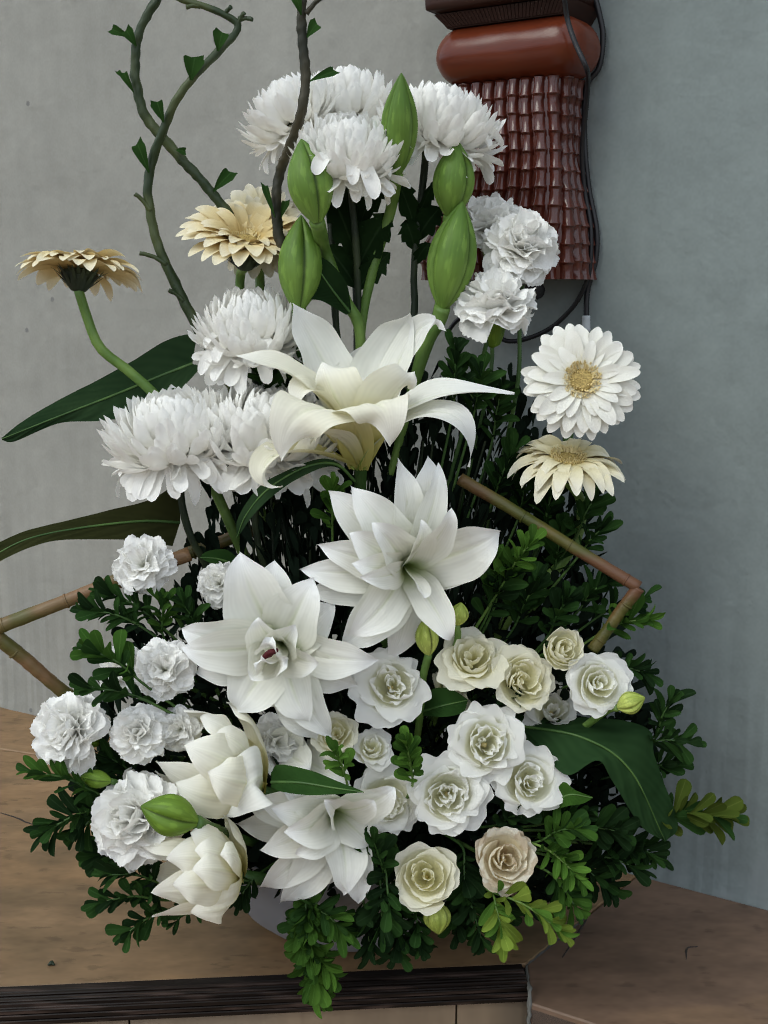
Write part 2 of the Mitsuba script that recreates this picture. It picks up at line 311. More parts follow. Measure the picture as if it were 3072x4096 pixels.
if (E1 @ (j_w - d_w)) > 0:
    back = [left_end, jl + jn * g, d_j + jn * g - gd * 1.0, d_w - gd]; main = [jl - jn * g, NL, NR, CB - gd, d_j - jn * g - gd]
else:
    back = [left_end, jl + jn * g, j_w + jn * g]; main = [jl - jn * g, NL, NR, CB - gd, d_w - gd, j_w - jn * g]
part(led, 'tile', slab(back, 0.0, 0.03, 'm_tile'))
part(led, 'tile', slab(main, 0.0, 0.03, 'm_tile'))
RF0, RF1 = FL(2118, 4012), FL(2420, 4110); RD = nrm(RF1 - RF0)
part(led, 'tile', slab([CB + gd, RF0, RF0 + RD * 1.6, WB + E1 * 3.0, d_w + gd], 0.0, 0.03, 'm_tile_shaded'), 'tile at the right end of the ledge, shade put into its colour')
# bed under the tiles (the joints show it) and the fronts
bed = [left_end, NL, NR + NF * 0.002, CB, RF0 - RD * 0.0, RF0 + RD * 1.6, WB + E1 * 3.0]
part(led, 'grout', slab([q + 0 for q in bed], -0.004, 0.2, 'm_grout_dark'))
part(led, 'grout', mk(tube([CB + [0, 0, -0.003], (CB + RF0) / 2 + [0.0005, 0, -0.002], RF0 + [0, 0, -0.003], RF0 + [0, 0, -0.16]], 0.0019, 60, 8, 1.6, 3), 'm_grout'), 'whitish crumbling grout beside the stair nosing')
part(led, 'grout', mk(tube([CB + [0, 0, -0.004], DG0 + DD * 0.12 + [0, 0, -0.003]], [0.0032, 0.0022], 30, 8, 0.8, 5), 'm_grout'))
# riser below the nosing
RB = NB0 + NF * 0.030
def face(p, q, z0, z1, bsdf, n=2):
    v = np.array([p + [0, 0, z0], q + [0, 0, z0], q + [0, 0, z1], p + [0, 0, z1]]); return mk((v, np.array([[0, 1, 2], [0, 2, 3]])), bsdf, False)
def bar(p, q, dirn, d0, d1, z0, z1, bsdf, bev=0.0008):
    o = [(d0, z0), (d1, z0), (d1, z1 - bev), (d1 - bev, z1), (d0 + bev, z1), (d0, z1 - bev)]
    v = np.array([p + dirn * a + [0, 0, b] for a, b in o] + [q + dirn * a + [0, 0, b] for a, b in o]); n = len(o); j = np.arange(n); k = (j + 1) % n
    f = np.vstack([np.stack([j, k, k + n], 1), np.stack([j, k + n, j + n], 1), [[0, i + 1, i] for i in range(1, n - 1)], [[n, n + i, n + i + 1] for i in range(1, n - 1)]])
    return mk((v, f), bsdf, False)
s0 = NL
for a, b in ((NL, NB0 + ND * 0.125), (NB0 + ND * 0.127, NB0 + ND * 0.44), (NB0 + ND * 0.442, NR + ND * 0.002)):
    part(led, 'riser_tile', bar(a, b, NF, 0.004, 0.030, -0.2, -0.0195, 'm_riser'))
part(led, 'riser_tile', bar(RF0 + RD * 0.003, RF0 + RD * 1.6, np.array([RD[1], -RD[0], 0]), -0.02, 0.001, -0.2, -0.0315, 'm_riser'))
nz = thing('stair_nosing', 'dark ridged strip along the front edge of the ledge', 'stair nosing')
part(nz, 'strip', bar(NL, NR, NF, 0.0005, 0.036, -0.019, -0.001, 'm_nosing'))
for a, b, h in ((0.0015, 0.0125, 0.0014), (0.0142, 0.0186, 0.0020), (0.0204, 0.0222, 0.0012), (0.0240, 0.0285, 0.0020), (0.0302, 0.0330, 0.0016)):
    part(nz, 'ridge', bar(NL, NR, NF, a, b, -0.003, h, 'm_nosing'))
for k in range(3):
    part(nz, 'ridge', bar(NL, NR, NF, 0.034, 0.0382, -0.0062 - k * 0.0056, -0.0022 - k * 0.0056, 'm_nosing'))
scene_low = np.array([[-3, -4, -0.17], [3, -4, -0.17], [3, 2.2, -0.17], [-3, 2.2, -0.17]])
struct('lower_floor', mk((scene_low, np.array([[0, 1, 2], [0, 2, 3]])), 'm_tile', False), 'lower floor in front of the ledge')
# cracks in the ledge: thin dark grooves
for pts in ([(0, 3252), (60, 3270), (110, 3292), (165, 3306)], [(2250, 3830), (2330, 3705), (2352, 3660), (2349, 3620)], [(2745, 3838), (2748, 3795), (2790, 3787)]):
    q = [FL(a, b) + [0, 0, 0.0002] for a, b in pts]
    part(led, 'crack', mk(tube(q, [0.0005, 0.0011, 0.0006], 24, 6, 1.2, len(pts)), 'm_grout_dark'))

# ------------------------------------------------------------------ carved wooden post on the wall
def wood_fn(a, b):
    def fn(p, n, uv):
        e = p.x * float(E1[0]) + p.y * float(E1[1])
        g_ = fbm(e * 20, p.y * 20, p.z * 110, 3); return mix(a, b, 0.6 * g_ + 0.4 * fbm(e * 9, p.z * 9, 3, 3))
    return fn
scene['m_wood'] = solid(wood_fn((0.066, 0.011, 0.005), (0.150, 0.031, 0.010)), 0.24, 0.35, clearcoat=0.15, clearcoat_gloss=0.95)
scene['m_wood_carved'] = solid(wood_fn((0.038, 0.007, 0.0045), (0.100, 0.021, 0.011)), 0.2, 0.5, clearcoat=0.25, clearcoat_gloss=0.95)
scene['m_wood_dark'] = solid(wood_fn((0.012, 0.007, 0.006), (0.055, 0.020, 0.012)), 0.5, 0.2)
wp = thing('carved_post', 'varnished red brown carved wooden post fixed to the wall behind the flowers', 'wood carving')
def wpt(a, off, z): return A0 + E1 * a + WN * off + np.array([0, 0, z])
def zof(v, u=2040, off=0.07): return PW(u, v, off)[2]
def rbox(a0, a1, o0, o1, z0, z1, r, bsdf, n=14, dent=0.0):
    b = trimesh.creation.box((2, 2, 2)); 
    g1 = np.linspace(-1, 1, n); U, Vv = np.meshgrid(g1, g1, indexing='ij'); vs, fs = [], []
    for ax in range(3):
        for s in (-1, 1):
            q = np.zeros((n, n, 3)); q[..., ax] = s; q[..., (ax + 1) % 3] = U; q[..., (ax + 2) % 3] = Vv * s
            fs.append(gf(n, n) + len(vs) * n * n); vs.append(q.reshape(-1, 3))
    p = np.concatenate(vs); h = np.array([(a1 - a0) / 2, (o1 - o0) / 2, (z1 - z0) / 2]); c = np.array([(a1 + a0) / 2, (o1 + o0) / 2, (z1 + z0) / 2])
    q = np.sign(p) * (1 - (1 - np.abs(p)) ** 1.6) * h; inner = np.clip(q, -(h - r), h - r); q = inner + nrm(q - inner) * r
    q = q + nrm(q) * (dent * (meshkit.fbm(q * 30 + 5) - 0.5))[:, None]
    m = trimesh.Trimesh(np.array([wpt(*(c + k)) for k in q]), np.concatenate(fs), process=True); m.fix_normals()
    return mikit.ply(m, bsdf, smooth=True)
aL, aR = wc(PW(1742, 200, 0.085)), wc(PW(2398, 200, 0.006))
z0, z1 = zof(322), zof(78)
part(wp, 'rounded_block', rbox(aL - 0.010, aR + 0.010, 0.002, 0.088, z0, z1, 0.0305, 'm_wood', 24, 0.003), 'smooth glossy red brown block above the carved scales')
aL2, aR2 = wc(PW(1775, 60, 0.075)), wc(PW(2375, 60, 0.004))
pr = []
tb = []
zb0, zb1, zb2 = z1 - 0.002, zof(26), zof(-60)
def tap(aa0, aa1, bb0, bb1, oo0, oo1, zz0, zz1, bsdf):
    v = np.array([wpt(aa0, 0.001, zz0), wpt(aa1, 0.001, zz0), wpt(aa1, oo0, zz0), wpt(aa0, oo0, zz0), wpt(bb0, 0.001, zz1), wpt(bb1, 0.001, zz1), wpt(bb1, oo1, zz1), wpt(bb0, oo1, zz1)])
    m = trimesh.Trimesh(v, trimesh.convex.convex_hull(v).faces if False else None, process=False) if False else trimesh.convex.convex_hull(v)
    return mikit.ply(m, bsdf)
part(wp, 'collar', tap(aL2 + 0.004, aR2 - 0.004, aL2 - 0.008, aR2 + 0.006, 0.074, 0.080, zb0, zb1, 'm_wood_dark'))
nn = 34
for k in range(nn):
    t0, t1 = (k + 0.08) / nn, (k + 0.92) / nn; L0 = aR2 - aL2
    part(wp, 'collar_flute', tap(aL2 + 0.004 + (L0 - 0.008) * t0, aL2 + 0.004 + (L0 - 0.008) * t1, aL2 - 0.008 + (L0 + 0.014) * t0, aL2 - 0.008 + (L0 + 0.014) * t1, 0.0765, 0.0825, zb0 + 0.001, zb1 - 0.001, 'm_wood_dark'))
aL3, aR3 = wc(PW(1702, 10, 0.095)), wc(PW(2392, 10, 0.004))
part(wp, 'capital', rbox(aL3, aR3, 0.002, 0.098, zb1 + 0.0005, zof(-420), 0.003, 'm_wood_dark', 8))
# carved body: rounded section, rows of scooped scales
zt, zbot = zof(318), zof(1118)
prof_v = [318, 420, 600, 760, 900, 1010, 1118]
left_u = [1800, 1815, 1850, 1810, 1735, 1690, 1700]; right_u = [2338, 2322, 2318, 2335, 2356, 2362, 2362]
nz_, np_ = 176, 290; rows = []
zz = np.linspace(zt, zbot, nz_); vv_ = np.interp(-zz, -np.array([zof(q) for q in prof_v]), prof_v)
for k in range(nz_):
    D = 0.066 + 0.010 * math.sin(min(1, k / nz_) * 3.0)
    l = wc(PW(np.interp(vv_[k], prof_v, left_u), vv_[k], D * 0.9)); r = wc(PW(np.interp(vv_[k], prof_v, right_u), vv_[k], 0.006))
    rc = 0.020; w = r - l; per = (D - rc) * 2 + (w - 2 * rc) + math.pi * rc
    q = np.linspace(0, 1, np_) * per; pos = np.zeros((np_, 2)); nor = np.zeros((np_, 2)); L1_ = D - rc; L2_ = L1_ + math.pi * rc / 2; L3_ = L2_ + w - 2 * rc; L4_ = L3_ + math.pi * rc / 2
    for i, x in enumerate(q):
        if x < L1_: pos[i] = (l, x); nor[i] = (-1, 0)
        elif x < L2_: a_ = (x - L1_) / rc; pos[i] = (l + rc - rc * math.cos(a_), L1_ + rc * math.sin(a_)); nor[i] = (-math.cos(a_), math.sin(a_))
        elif x < L3_: pos[i] = (l + rc + x - L2_, D); nor[i] = (0, 1)
        elif x < L4_: a_ = (x - L3_) / rc; pos[i] = (r - rc + rc * math.sin(a_), L1_ + rc * math.cos(a_)); nor[i] = (math.sin(a_), math.cos(a_))
        else: pos[i] = (r, L1_ - (x - L4_)); nor[i] = (1, 0)
    cols = 17; cx = np.linspace(0, 1, np_) * cols; ci = np.floor(cx); fx = (cx - ci) * 2 - 1
    row = k / nz_ * 11 + 0.06 * np.sin(ci * 2.3) + 0.04 * np.sin(ci * 7.1); fy = row - np.floor(row)
    wd = 0.66 + 0.22 * (2 * fy - 1) ** 2; h = 0.0066 * np.sqrt(np.maximum(1 - np.minimum(np.abs(fx) / wd, 1) ** 2.4, 0)) * (0.80 + 0.20 * (2 * fy - 1) ** 2) + 0.0022 * fy * (np.abs(fx) < wd)
    pos = pos + nor * h[:, None]
    rows.append(np.array([wpt(p[0], p[1], zz[k]) for p in pos]))
bv = np.concatenate(rows); bv = np.vstack([bv, [wpt((l + r) / 2, 0.01, zbot + 0.002)]])
bf = gf(nz_, np_)[:, ::-1]; last = (nz_ - 1) * np_ + np.arange(np_ - 1)
bf = np.vstack([bf, np.stack([last, last + 1, np.full(np_ - 1, nz_ * np_)], 1)])
part(wp, 'carved_body', mikit.ply(trimesh.Trimesh(bv, bf, process=False), 'm_wood_carved', smooth=35), 'post body carved all over with rows of scooped scales')
part(wp, 'knob', mk(tube([PW(2120, 1150, 0.02), PW(2150, 1165, 0.035)], [0.006, 0.009], 8, 12), 'm_cable'))

ck = thing('cable', 'black cable running down the right edge of the carved post to a white plug', 'cable')
part(ck, 'cord', mk(tube([PW(2372, -40, 0.012), PW(2398, 60, 0.012), PW(2412, 150, 0.010), PW(2396, 270, 0.010), PW(2352, 330, 0.012), PW(2338, 430, 0.012), PW(2340, 600, 0.010), PW(2356, 760, 0.008), PW(2386, 920, 0.008), PW(2382, 1040, 0.008), PW(2350, 1160, 0.008), PW(2345, 1275, 0.008)], 0.0031, 90, 8), 'm_cable'))
part(ck, 'plug', mk(tube([PW(2344, 1262, 0.008), PW(2344, 1330, 0.008)], [0.0045, 0.0050], 6, 12), 'm_plug'))
ck = thing('cable', 'thin black cable crossing the wooden block and sweeping in a loop below the post', 'cable')
part(ck, 'cord', mk(tube([PW(2255, -30, 0.11), PW(2268, 70, 0.098), PW(2300, 170, 0.098), PW(2345, 270, 0.096), PW(2352, 320, 0.07), PW(2346, 420, 0.05), PW(2328, 600, 0.03), PW(2338, 760, 0.02), PW(2362, 900, 0.018), PW(2362, 1040, 0.018), PW(2345, 1130, 0.016), PW(2290, 1230, 0.012), PW(2190, 1320, 0.012), PW(2060, 1365, 0.014), PW(1985, 1340, 0.02), PW(1900, 1240, 0.03), PW(1830, 1280, 0.03), PW(1790, 1330, 0.03)], 0.0026, 120, 8), 'm_cable'))
ck = thing('cable', 'short black cord on the wall beside the bent cane tip at right', 'cable')
part(ck, 'cord', mk(tube([PW(2315, 2200, 0.008), PW(2300, 2280, 0.008), PW(2280, 2340, 0.008), PW(2280, 2420, 0.008)], 0.0028, 20, 8), 'm_cable'))

# ------------------------------------------------------------------ pot and foam
PC = FL(1400, 3640)
pot = thing('flower_pot', 'pale grey round bowl under the flower arrangement', 'flower pot')
part(pot, 'bowl', lathe([(0.0, 0.0), (0.085, 0.0), (0.096, 0.004), (0.117, 0.022), (0.132, 0.048), (0.140, 0.080), (0.142, 0.102), (0.138, 0.102), (0.134, 0.080), (0.11, 0.03), (0.0, 0.02)], PC + [0, 0, 0.001], (0, 0, 1), 56, bsdf='m_pot'))
fo = thing('floral_foam', 'dark green foam block inside the grey bowl', 'floral foam')
part(fo, 'block', lathe([(0.0, 0.03), (0.10, 0.034), (0.121, 0.08), (0.112, 0.12), (0.09, 0.16), (0.0, 0.18)], PC, (0, 0, 1), 40, bsdf='m_foam'))
ROOT = PC + [0, 0, 0.10]
def root(j=0.05): return ROOT + np.array([rng.uniform(-j, j), rng.uniform(-j * 0.6, j * 0.6), rng.uniform(-0.01, 0.03)])
def pts(l): return [P(*q) for q in l]
def stem_to_root(p, A, k=0.10): return [p, p - np.asarray(A) * k, (p - np.asarray(A) * k) * 0.45 + ROOT * 0.55 + [0, 0.01, 0.02], root()]

# ------------------------------------------------------------------ flower builders
def mum(label, u, v, d, R, A, seed, N=250, squash=0.72, stem=None, droop=1.0, tall=1.0, extra=()):
    r = np.random.default_rng(seed); N = min(int(N * 1.5), 298); c = P(u, v, d); R = px(R, c) * 1.08; A, X, Y = frame(A)
    k = thing('chrysanthemum', label, 'flower', 'white chrysanthemums of the arrangement')
    tm = math.radians(112)
    for i in range(N):
        f = (i + 0.5) / N; th = tm * f ** 0.60 + r.normal(0, 0.05); ph = i * 2.39996 + r.normal(0, 0.12)
        e = math.cos(ph) * X + math.sin(ph) * Y
        L = R * (squash * tall + (1.0 - squash * tall) * min(1, (f / 0.62) ** 1.5)) * r.uniform(0.90, 1.07) * (1.06 if f > 0.9 else 1)
        th2 = th - 0.30 * min(1, th / 0.6) * max(0, min(1, (0.92 - f) / 0.15)) + (max(0, f - 0.80) * 1.7 * r.uniform(0.0, 1.0) * droop)
        D = lambda a: math.cos(a) * A + math.sin(a) * e
        bulge = 0.34 if f < 0.8 else 0.34 - 2.0 * (f - 0.8)
        ctrl = [c + D(th) * R * 0.08, c + D(th + bulge) * L * 0.45, c + D(th + bulge * 0.8) * L * 0.8, c + D(th2) * L]
        w = R * (0.165 + 0.085 * f) * r.uniform(0.8, 1.2)
        vf, uv = petal(ctrl, w, np.cross(A, e) + A * r.normal(0, 0.12), SPOON, cup=0.38 if f < 0.75 else 0.28, ns=9, nt=5, seed=i, ruf=0.02, twist=r.normal(0, 0.25) * (1 + 1.5 * (f > 0.85)))
        part(k, 'petal', mk(vf, 'm_mum', True, uv))
    for (tu, tv, dz, wd) in extra:
        tip = P(tu, tv, d - dz / 100); e = tip - c; m_ = c + e * 0.5 + A * np.linalg.norm(e) * 0.22 - FWD * 0.01
        vf, uv = petal([c, c + (m_ - c) * 0.8, m_ + e * 0.25, tip], px(wd, c), nrm(np.cross(A, e) + r.normal(0, 0.25, 3) * np.linalg.norm(e) * 0.03), SPOON, cup=0.45, ns=12, nt=7, ruf=0.05, groove=0.05, seed=tu, twist=r.normal(0, 0.35))
        part(k, 'petal', mk(vf, 'm_mum', True, uv))
    part(k, 'calyx', lathe([(0.0, -0.10 * R), (0.10 * R, -0.12 * R), (0.26 * R, 0.02 * R), (0.2 * R, 0.12 * R), (0, 0.2 * R)], c - A * R * 0.06, A, 14, bsdf='m_stem_dark'))
    st = stem if stem is not None else stem_to_root(c - A * R * 0.1, A)
    part(k, 'stem', mk(tube(st, 0.0036, 40, 8, 0.35, seed), 'm_stem_dark'))
    return k

def carnation(label, u, v, d, R, A, seed, N=42, calyx=True, stem=None):
    r = np.random.default_rng(seed); c = P(u, v, d); R = px(R, c); A, X, Y = frame(A)
    k = thing('carnation', label, 'flower', 'white carnations of the arrangement'); b = c - A * R * 0.40
    ns, nt = 11, 19; S, TT = np.meshgrid(np.linspace(0, 1, ns), np.linspace(-1, 1, nt), indexing='ij')
    N = int(N * 1.15)
    for i in range(N):
        f = (i + 0.5) / N; th = math.radians(104) * f ** 0.56 + r.normal(0, 0.10); ph = i * 2.39996 + r.normal(0, 0.3)
        e = math.cos(ph) * X + math.sin(ph) * Y; D = lambda a: math.cos(a) * A + math.sin(a) * e
        L = R * (0.90 + 0.10 * f) * r.uniform(0.86, 1.08); o = A * R * 0.30
        ctrl = [b, b + o * 0.8 + D(th) * L * 0.12, b + o + D(th * 0.92) * L * 0.62, b + o + D(th + 0.25 * f * f + r.normal(0, 0.14)) * L * 1.06]
        cl = bez(ctrl, np.linspace(0, 1, ns)); tg = nrm(np.gradient(cl, axis=0)); a_ = r.normal(0, 0.35); w0 = np.cross(A, e) * math.cos(a_) + A * math.sin(a_)
        w = nrm(w0 - (tg @ w0)[:, None] * tg); n = np.cross(tg, w); hw = R * r.uniform(0.48, 0.68) * (0.72 + 0.36 * f)
        spread = np.minimum(1, 0.10 + 1.05 * S ** 0.9); sd = r.uniform(0, 9, 3); fr = r.uniform(3.0, 5.2)
        amp = R * (0.105 - 0.03 * f) * S ** 1.5
        lat = hw * spread * (TT * (1 - 0.10 * S * TT ** 2)) * (1 - 0.15 * np.maximum(S - 0.85, 0) / 0.15 * TT ** 2)
        zig = np.where(np.arange(nt) % 2, 1.0, -1.0)[None] * r.uniform(0.4, 1.0, (1, nt))
        nor = amp * (np.sin(TT * fr + sd[0] + S * 1.5) + 0.30 * np.sin(TT * fr * 2.3 + sd[1] - S * 2)) + hw * 0.25 * TT ** 2 * S
        lon = L * S ** 2 * (-0.26 * TT ** 2 + 0.05 * np.sin(TT * 4 + sd[2])) + L * 0.022 * zig * (S > 0.97)
        q_ = cl[:, None] + w[:, None] * lat[..., None] + n[:, None] * nor[..., None] + tg[:, None] * lon[..., None]
        part(k, 'petal', mk((q_.reshape(-1, 3), gf(ns, nt)), 'm_carnation', True, np.stack([S.ravel(), TT.ravel() / 2 + .5], 1)))
    if calyx:
        part(k, 'calyx', lathe([(0.06 * R, -1.15 * R), (0.20 * R, -1.05 * R), (0.27 * R, -0.8 * R), (0.30 * R, -0.45 * R), (0.34 * R, -0.22 * R), (0.30 * R, -0.2 * R)], c, A, 20, 5, 0.06, 'm_bud_dark'))
    part(k, 'stem', mk(tube(stem if stem is not None else stem_to_root(c - A * R * 1.1, A, 0.05), 0.0022, 30, 8, 0.2, seed), 'm_stem'))
    return k

def rosette(label, u, v, d, R, A, seed, m='m_rose_white', N=17, op=1.0, tight=0.0, asp=1.0, ruf=0.045, stem=True):
    r = np.random.default_rng(seed); c = P(u, v, d); R = px(R, c); A, X, Y = frame(A)
    k = thing('lisianthus', label, 'flower', 'white lisianthus of the arrangement')
    ns, nt = 14, 25; s = 1 - (1 - np.linspace(0, 1, ns)[:, None]) ** 1.5; t = np.linspace(-1, 1, nt)[None]
    b0 = c - A * R * 0.95; N = int(N * 1.12)
    for i in range(N):
        b = b0 + (X * r.normal(0, 0.07) + Y * r.normal(0, 0.07)) * R * (1.2 - i / N)
        f = i / (N - 1.0); rho = R * float(np.interp(f, [0, 0.24, 0.30, 0.52, 0.58, 1.0], [0.13, 0.27, 0.36, 0.52, 0.60, 0.76])) * (1 - 0.10 * tight) * r.uniform(0.94, 1.06); ph0 = i * 2.39996 * 0.97 + r.normal(0, 0.3)
        dphi = math.radians(108 - 16 * f) * r.uniform(0.8, 1.12); top = R * (0.82 + 0.12 * math.sin(f * 3.1) - 0.10 * f ** 3 * op) * r.uniform(0.86, 1.10)
        flare = R * (0.04 + (0.22 + 0.20 * f if f > 0.55 else 0.09) * op * r.uniform(0.55, 1.25)); sd = r.uniform(0, 9)
        S, TT = s + 0 * t, t + 0 * s
        wdt = (0.35 + 0.65 * S ** 0.6) * np.sqrt(np.maximum(1 - (np.maximum(S - 0.50, 0) / 0.50) ** 2 * 0.80, 0))
        phi = ph0 + TT * dphi * wdt
        rr = rho * np.minimum(1, (S / 0.60)) ** 0.75 * (1 + r.uniform(0.05, 0.2) * TT * (1 - 0.4 * f)) + flare * np.maximum(S - 0.55, 0) ** 2 / 0.2 * (1 - 0.15 * TT ** 2)
        rr = rr * (1 - 0.05 * S ** 2 * TT ** 4) * (1 - 0.30 * max(0, 1 - f / 0.75) ** 0.7 * S ** 3)
        rr = rr * (1 - 0.10 * tight * S ** 3) + R * ruf * S ** 4 * (np.sin(TT * 6.5 + sd) + 0.5 * np.sin(TT * 10 + sd * 3)) * (0.5 + 0.7 * f) + R * 0.022 * np.sin(TT * 11 + sd * 2) * S ** 5 * (0.3 + f)
        z = top * S * (1 - 0.06 * TT ** 4 * S ** 2) + R * 0.035 * np.sin(TT * 5 + sd) * S ** 4 - R * 0.22 * op * (f > 0.55) * np.maximum(S - 0.68, 0) / 0.32 * (1 + np.sin(TT * 3 + sd) * 0.6)
        Xs = X * asp
        p = b + A * z[..., None] + (np.cos(phi)[..., None] * Xs + np.sin(phi)[..., None] * Y) * rr[..., None]
        part(k, 'petal', mk((p.reshape(-1, 3), gf(ns, nt)), m, True, np.stack([S.ravel(), TT.ravel() / 2 + .5], 1)))
    part(k, 'pistil', lathe([(0.05 * R, 0), (0.06 * R, 0.2 * R), (0.09 * R, 0.3 * R), (0.05 * R, 0.34 * R), (0, 0.35 * R)], b0, A, 12, 2, 0.2, 'm_floret'))
    part(k, 'calyx', lathe([(0.05 * R, -1.2 * R), (0.2 * R, -1.1 * R), (0.32 * R, -0.85 * R), (0.3 * R, -0.8 * R)], c, A, 14, bsdf='m_stem'))
    if stem: part(k, 'stem', mk(tube(stem_to_root(c - A * R * 1.15, A, 0.05), 0.002, 30, 8, 0.2, seed), 'm_stem'))
    return k

def gerbera(label, u, v, d, R, A, seed, m, stem, lift=0.10, n=27, droop=0.0, Rz=1.0):
    r = np.random.default_rng(seed); c = P(u, v, d); R = px(R, c); A, X, Y = frame(A)
    k = thing('gerbera', label, 'flower', 'gerbera daisies of the arrangement')
    for ring, (cnt, L, h, el, wd) in enumerate(((n - 3, 1.0, -0.05, lift - 0.03, 0.255), (n - 5, 0.93, 0.0, lift + 0.07, 0.25), (n - 7, 0.70, 0.03, lift + 0.15, 0.19), (n - 3, 0.47, 0.02, lift + 0.18, 0.09))):
        for i in range(cnt):
            ph = (i + 0.5 * (ring % 2)) * 2 * math.pi / cnt + r.normal(0, 0.045); e = math.cos(ph) * X + math.sin(ph) * Y
            el_ = el + r.normal(0, 0.055); ll = R * L * r.uniform(0.93, 1.04)
            D = lambda a: math.cos(a) * e + math.sin(a) * A
            ctrl = [c + e * R * (0.12 if ring < 3 else 0.25) + A * R * h, c + A * R * h + D(el_ + 0.12) * ll * 0.5, c + A * R * h + D(el_ + 0.05) * ll * 0.8, c + A * R * h + D(el_ - 0.06 - droop * r.uniform(0.3, 1.2)) * ll]
            vf, uv = petal(ctrl, R * wd * r.uniform(0.9, 1.12), np.cross(A, e) + A * r.normal(0, 0.15), RAY, cup=0.16, groove=0.03, ns=9, nt=7, seed=i, twist=r.normal(0, 0.15))
            part(k, 'petal', mk(vf, m, True, uv))
    part(k, 'disc', lathe([(0.0, 0.05 * R), (0.05 * R, 0.045 * R), (0.12 * R, 0.06 * R), (0.19 * R, 0.05 * R), (0.20 * R, -0.04 * R)], c + A * R * 0.06, A, 24, bsdf='m_disc'), 'ochre flower centre')
    vs, fs, nv = [], [], 0
    for i in range(260):
        rr = R * (0.09 + 0.20 * math.sqrt(r.uniform(0, 1))); ph = r.uniform(0, 6.283); e = math.cos(ph) * X + math.sin(ph) * Y
        q = c + e * rr + A * R * 0.10; tip = q + A * R * r.uniform(0.04, 0.08) + e * R * 0.03; a_ = np.cross(A, e); w = R * 0.011
        vs += [q - a_ * w, q + a_ * w, q + e * w, tip - a_ * w, tip + a_ * w, tip + e * w]
        fs += [[nv, nv + 1, nv + 4], [nv, nv + 4, nv + 3], [nv + 1, nv + 2, nv + 5], [nv + 1, nv + 5, nv + 4], [nv + 2, nv, nv + 3], [nv + 2, nv + 3, nv + 5], [nv + 3, nv + 4, nv + 5]]; nv += 6
    part(k, 'floret', mk((np.array(vs), np.array(fs)), 'm_floret', False), kind='stuff')
    part(k, 'calyx', lathe([(0.05 * R, -0.36 * R), (0.12 * R, -0.34 * R), (0.22 * R, -0.22 * R), (0.29 * R, -0.07 * R), (0.2 * R, -0.03 * R)], c, A, 24, bsdf='m_stem_dark'))
    for i in range(26):
        ph = i * 2 * math.pi / 26; e = math.cos(ph) * X + math.sin(ph) * Y; h0 = -0.30 if i % 2 else -0.22
        vf, uv = petal([c + e * R * 0.15 + A * R * h0, c + e * R * 0.27 + A * R * (h0 + 0.09), c + e * R * (0.36 + 0.05 * (i % 3)) + A * R * (-0.02)], R * 0.065, np.cross(A, e), LEAFP, ns=5, nt=3)
        part(k, 'bract', mk(vf, 'm_stem_dark', True, uv))
    part(k, 'stem', mk(tube([c - A * R * 0.33] + pts(stem), [0.0046, 0.0052, 0.0056], 40, 12, 0.1, seed), 'm_stem_light' if m != 'm_gerbera_white' else 'm_stem'))
    return k

def lily(label, c, A, petals, m='m_lily', seed=0, deep=0.055, stem=True, ws=1.0, prof=None):
    """petals: (tip u, tip v, towards viewer in cm, width px[, {ctrl, cup, ruf, twist, lift}]) around the throat c = (u, v, d)."""
    r = np.random.default_rng(seed); d = c[2]; c = P(*c); A = nrm(np.asarray(A, float))
    k = thing('lily', label, 'flower', 'double white lilies of the arrangement'); b = c - A * deep
    def pt(u, v, z): return P(u, v, d - z / 100)
    for i, q in enumerate(petals):
        o = q[4] if len(q) > 4 else {}; tip = pt(*q[:3]); E = tip - c
        if 'ctrl' in o: ctrl = [b] + [pt(*x) for x in o['ctrl']] + [tip]; mid = pt(*o['ctrl'][0]) - b
        else:
            lf = o.get('lift', 0.16) * np.linalg.norm(E); ctrl = [b, b + A * deep * 0.7 + E * 0.12, c + E * 0.55 + A * lf, c + E * 0.80 + A * lf * 0.9, tip - A * 0.05 * np.linalg.norm(E)]; mid = E
        e = mid - A * (mid @ A)
        if np.linalg.norm(e) < 0.004: e = E - A * (E @ A)
        w0 = nrm(np.cross(A, e))
        vf, uv = petal(ctrl, px(q[3], c) * ws, w0, prof or LILYP, cup=o.get('cup', 0.28), ruf=o.get('ruf', 0.055), groove=o.get('groove', 0.04), ns=26, nt=21, seed=r.uniform(0, 9), rfreq=r.uniform(2.6, 4.6), twist=o.get('twist', r.normal(0, 0.16)))
        part(k, 'petal', mk(vf, o.get('m', m), True, uv), o.get('label'))
    if stem: part(k, 'stem', mk(tube(stem if not isinstance(stem, bool) else [b + A * 0.004, b - A * 0.05, (b + ROOT) / 2 + [0, 0.02, -0.01], root()], [0.0062, 0.0052], 30, 10, 0.1, seed), 'm_stem'))
    return k

def bud(label, base, tip, w, m='m_bud', stem=None, name='lily_bud', lob=3, cat='flower bud', roll=0, group='green lily buds of the arrangement', flat=1.0):
    b, t = P(*base), P(*tip); L = np.linalg.norm(t - b); w = px(w, b) / 2
    k = thing(name, label, cat, group); s = np.linspace(0, 1, 22)
    pr = [(w * 0.95 * (0.24 + 0.78 * math.sin(math.pi * (x * 0.82 + 0.11)) ** 1.15) * (1 - x ** 6) ** 0.7 * (1 - 0.62 * (1 - x) ** 9) + 0.0004, x * L) for x in s]
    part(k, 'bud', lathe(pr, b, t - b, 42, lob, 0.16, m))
    st = pts(stem) if stem else [root()]
    part(k, 'stem', mk(tube([b + (t - b) * 0.02] + st, [w * 0.34, 0.0034], 36, 10, 0.1), 'm_stem_light' if m != 'm_bud_dark' else 'm_stem'))
    return k

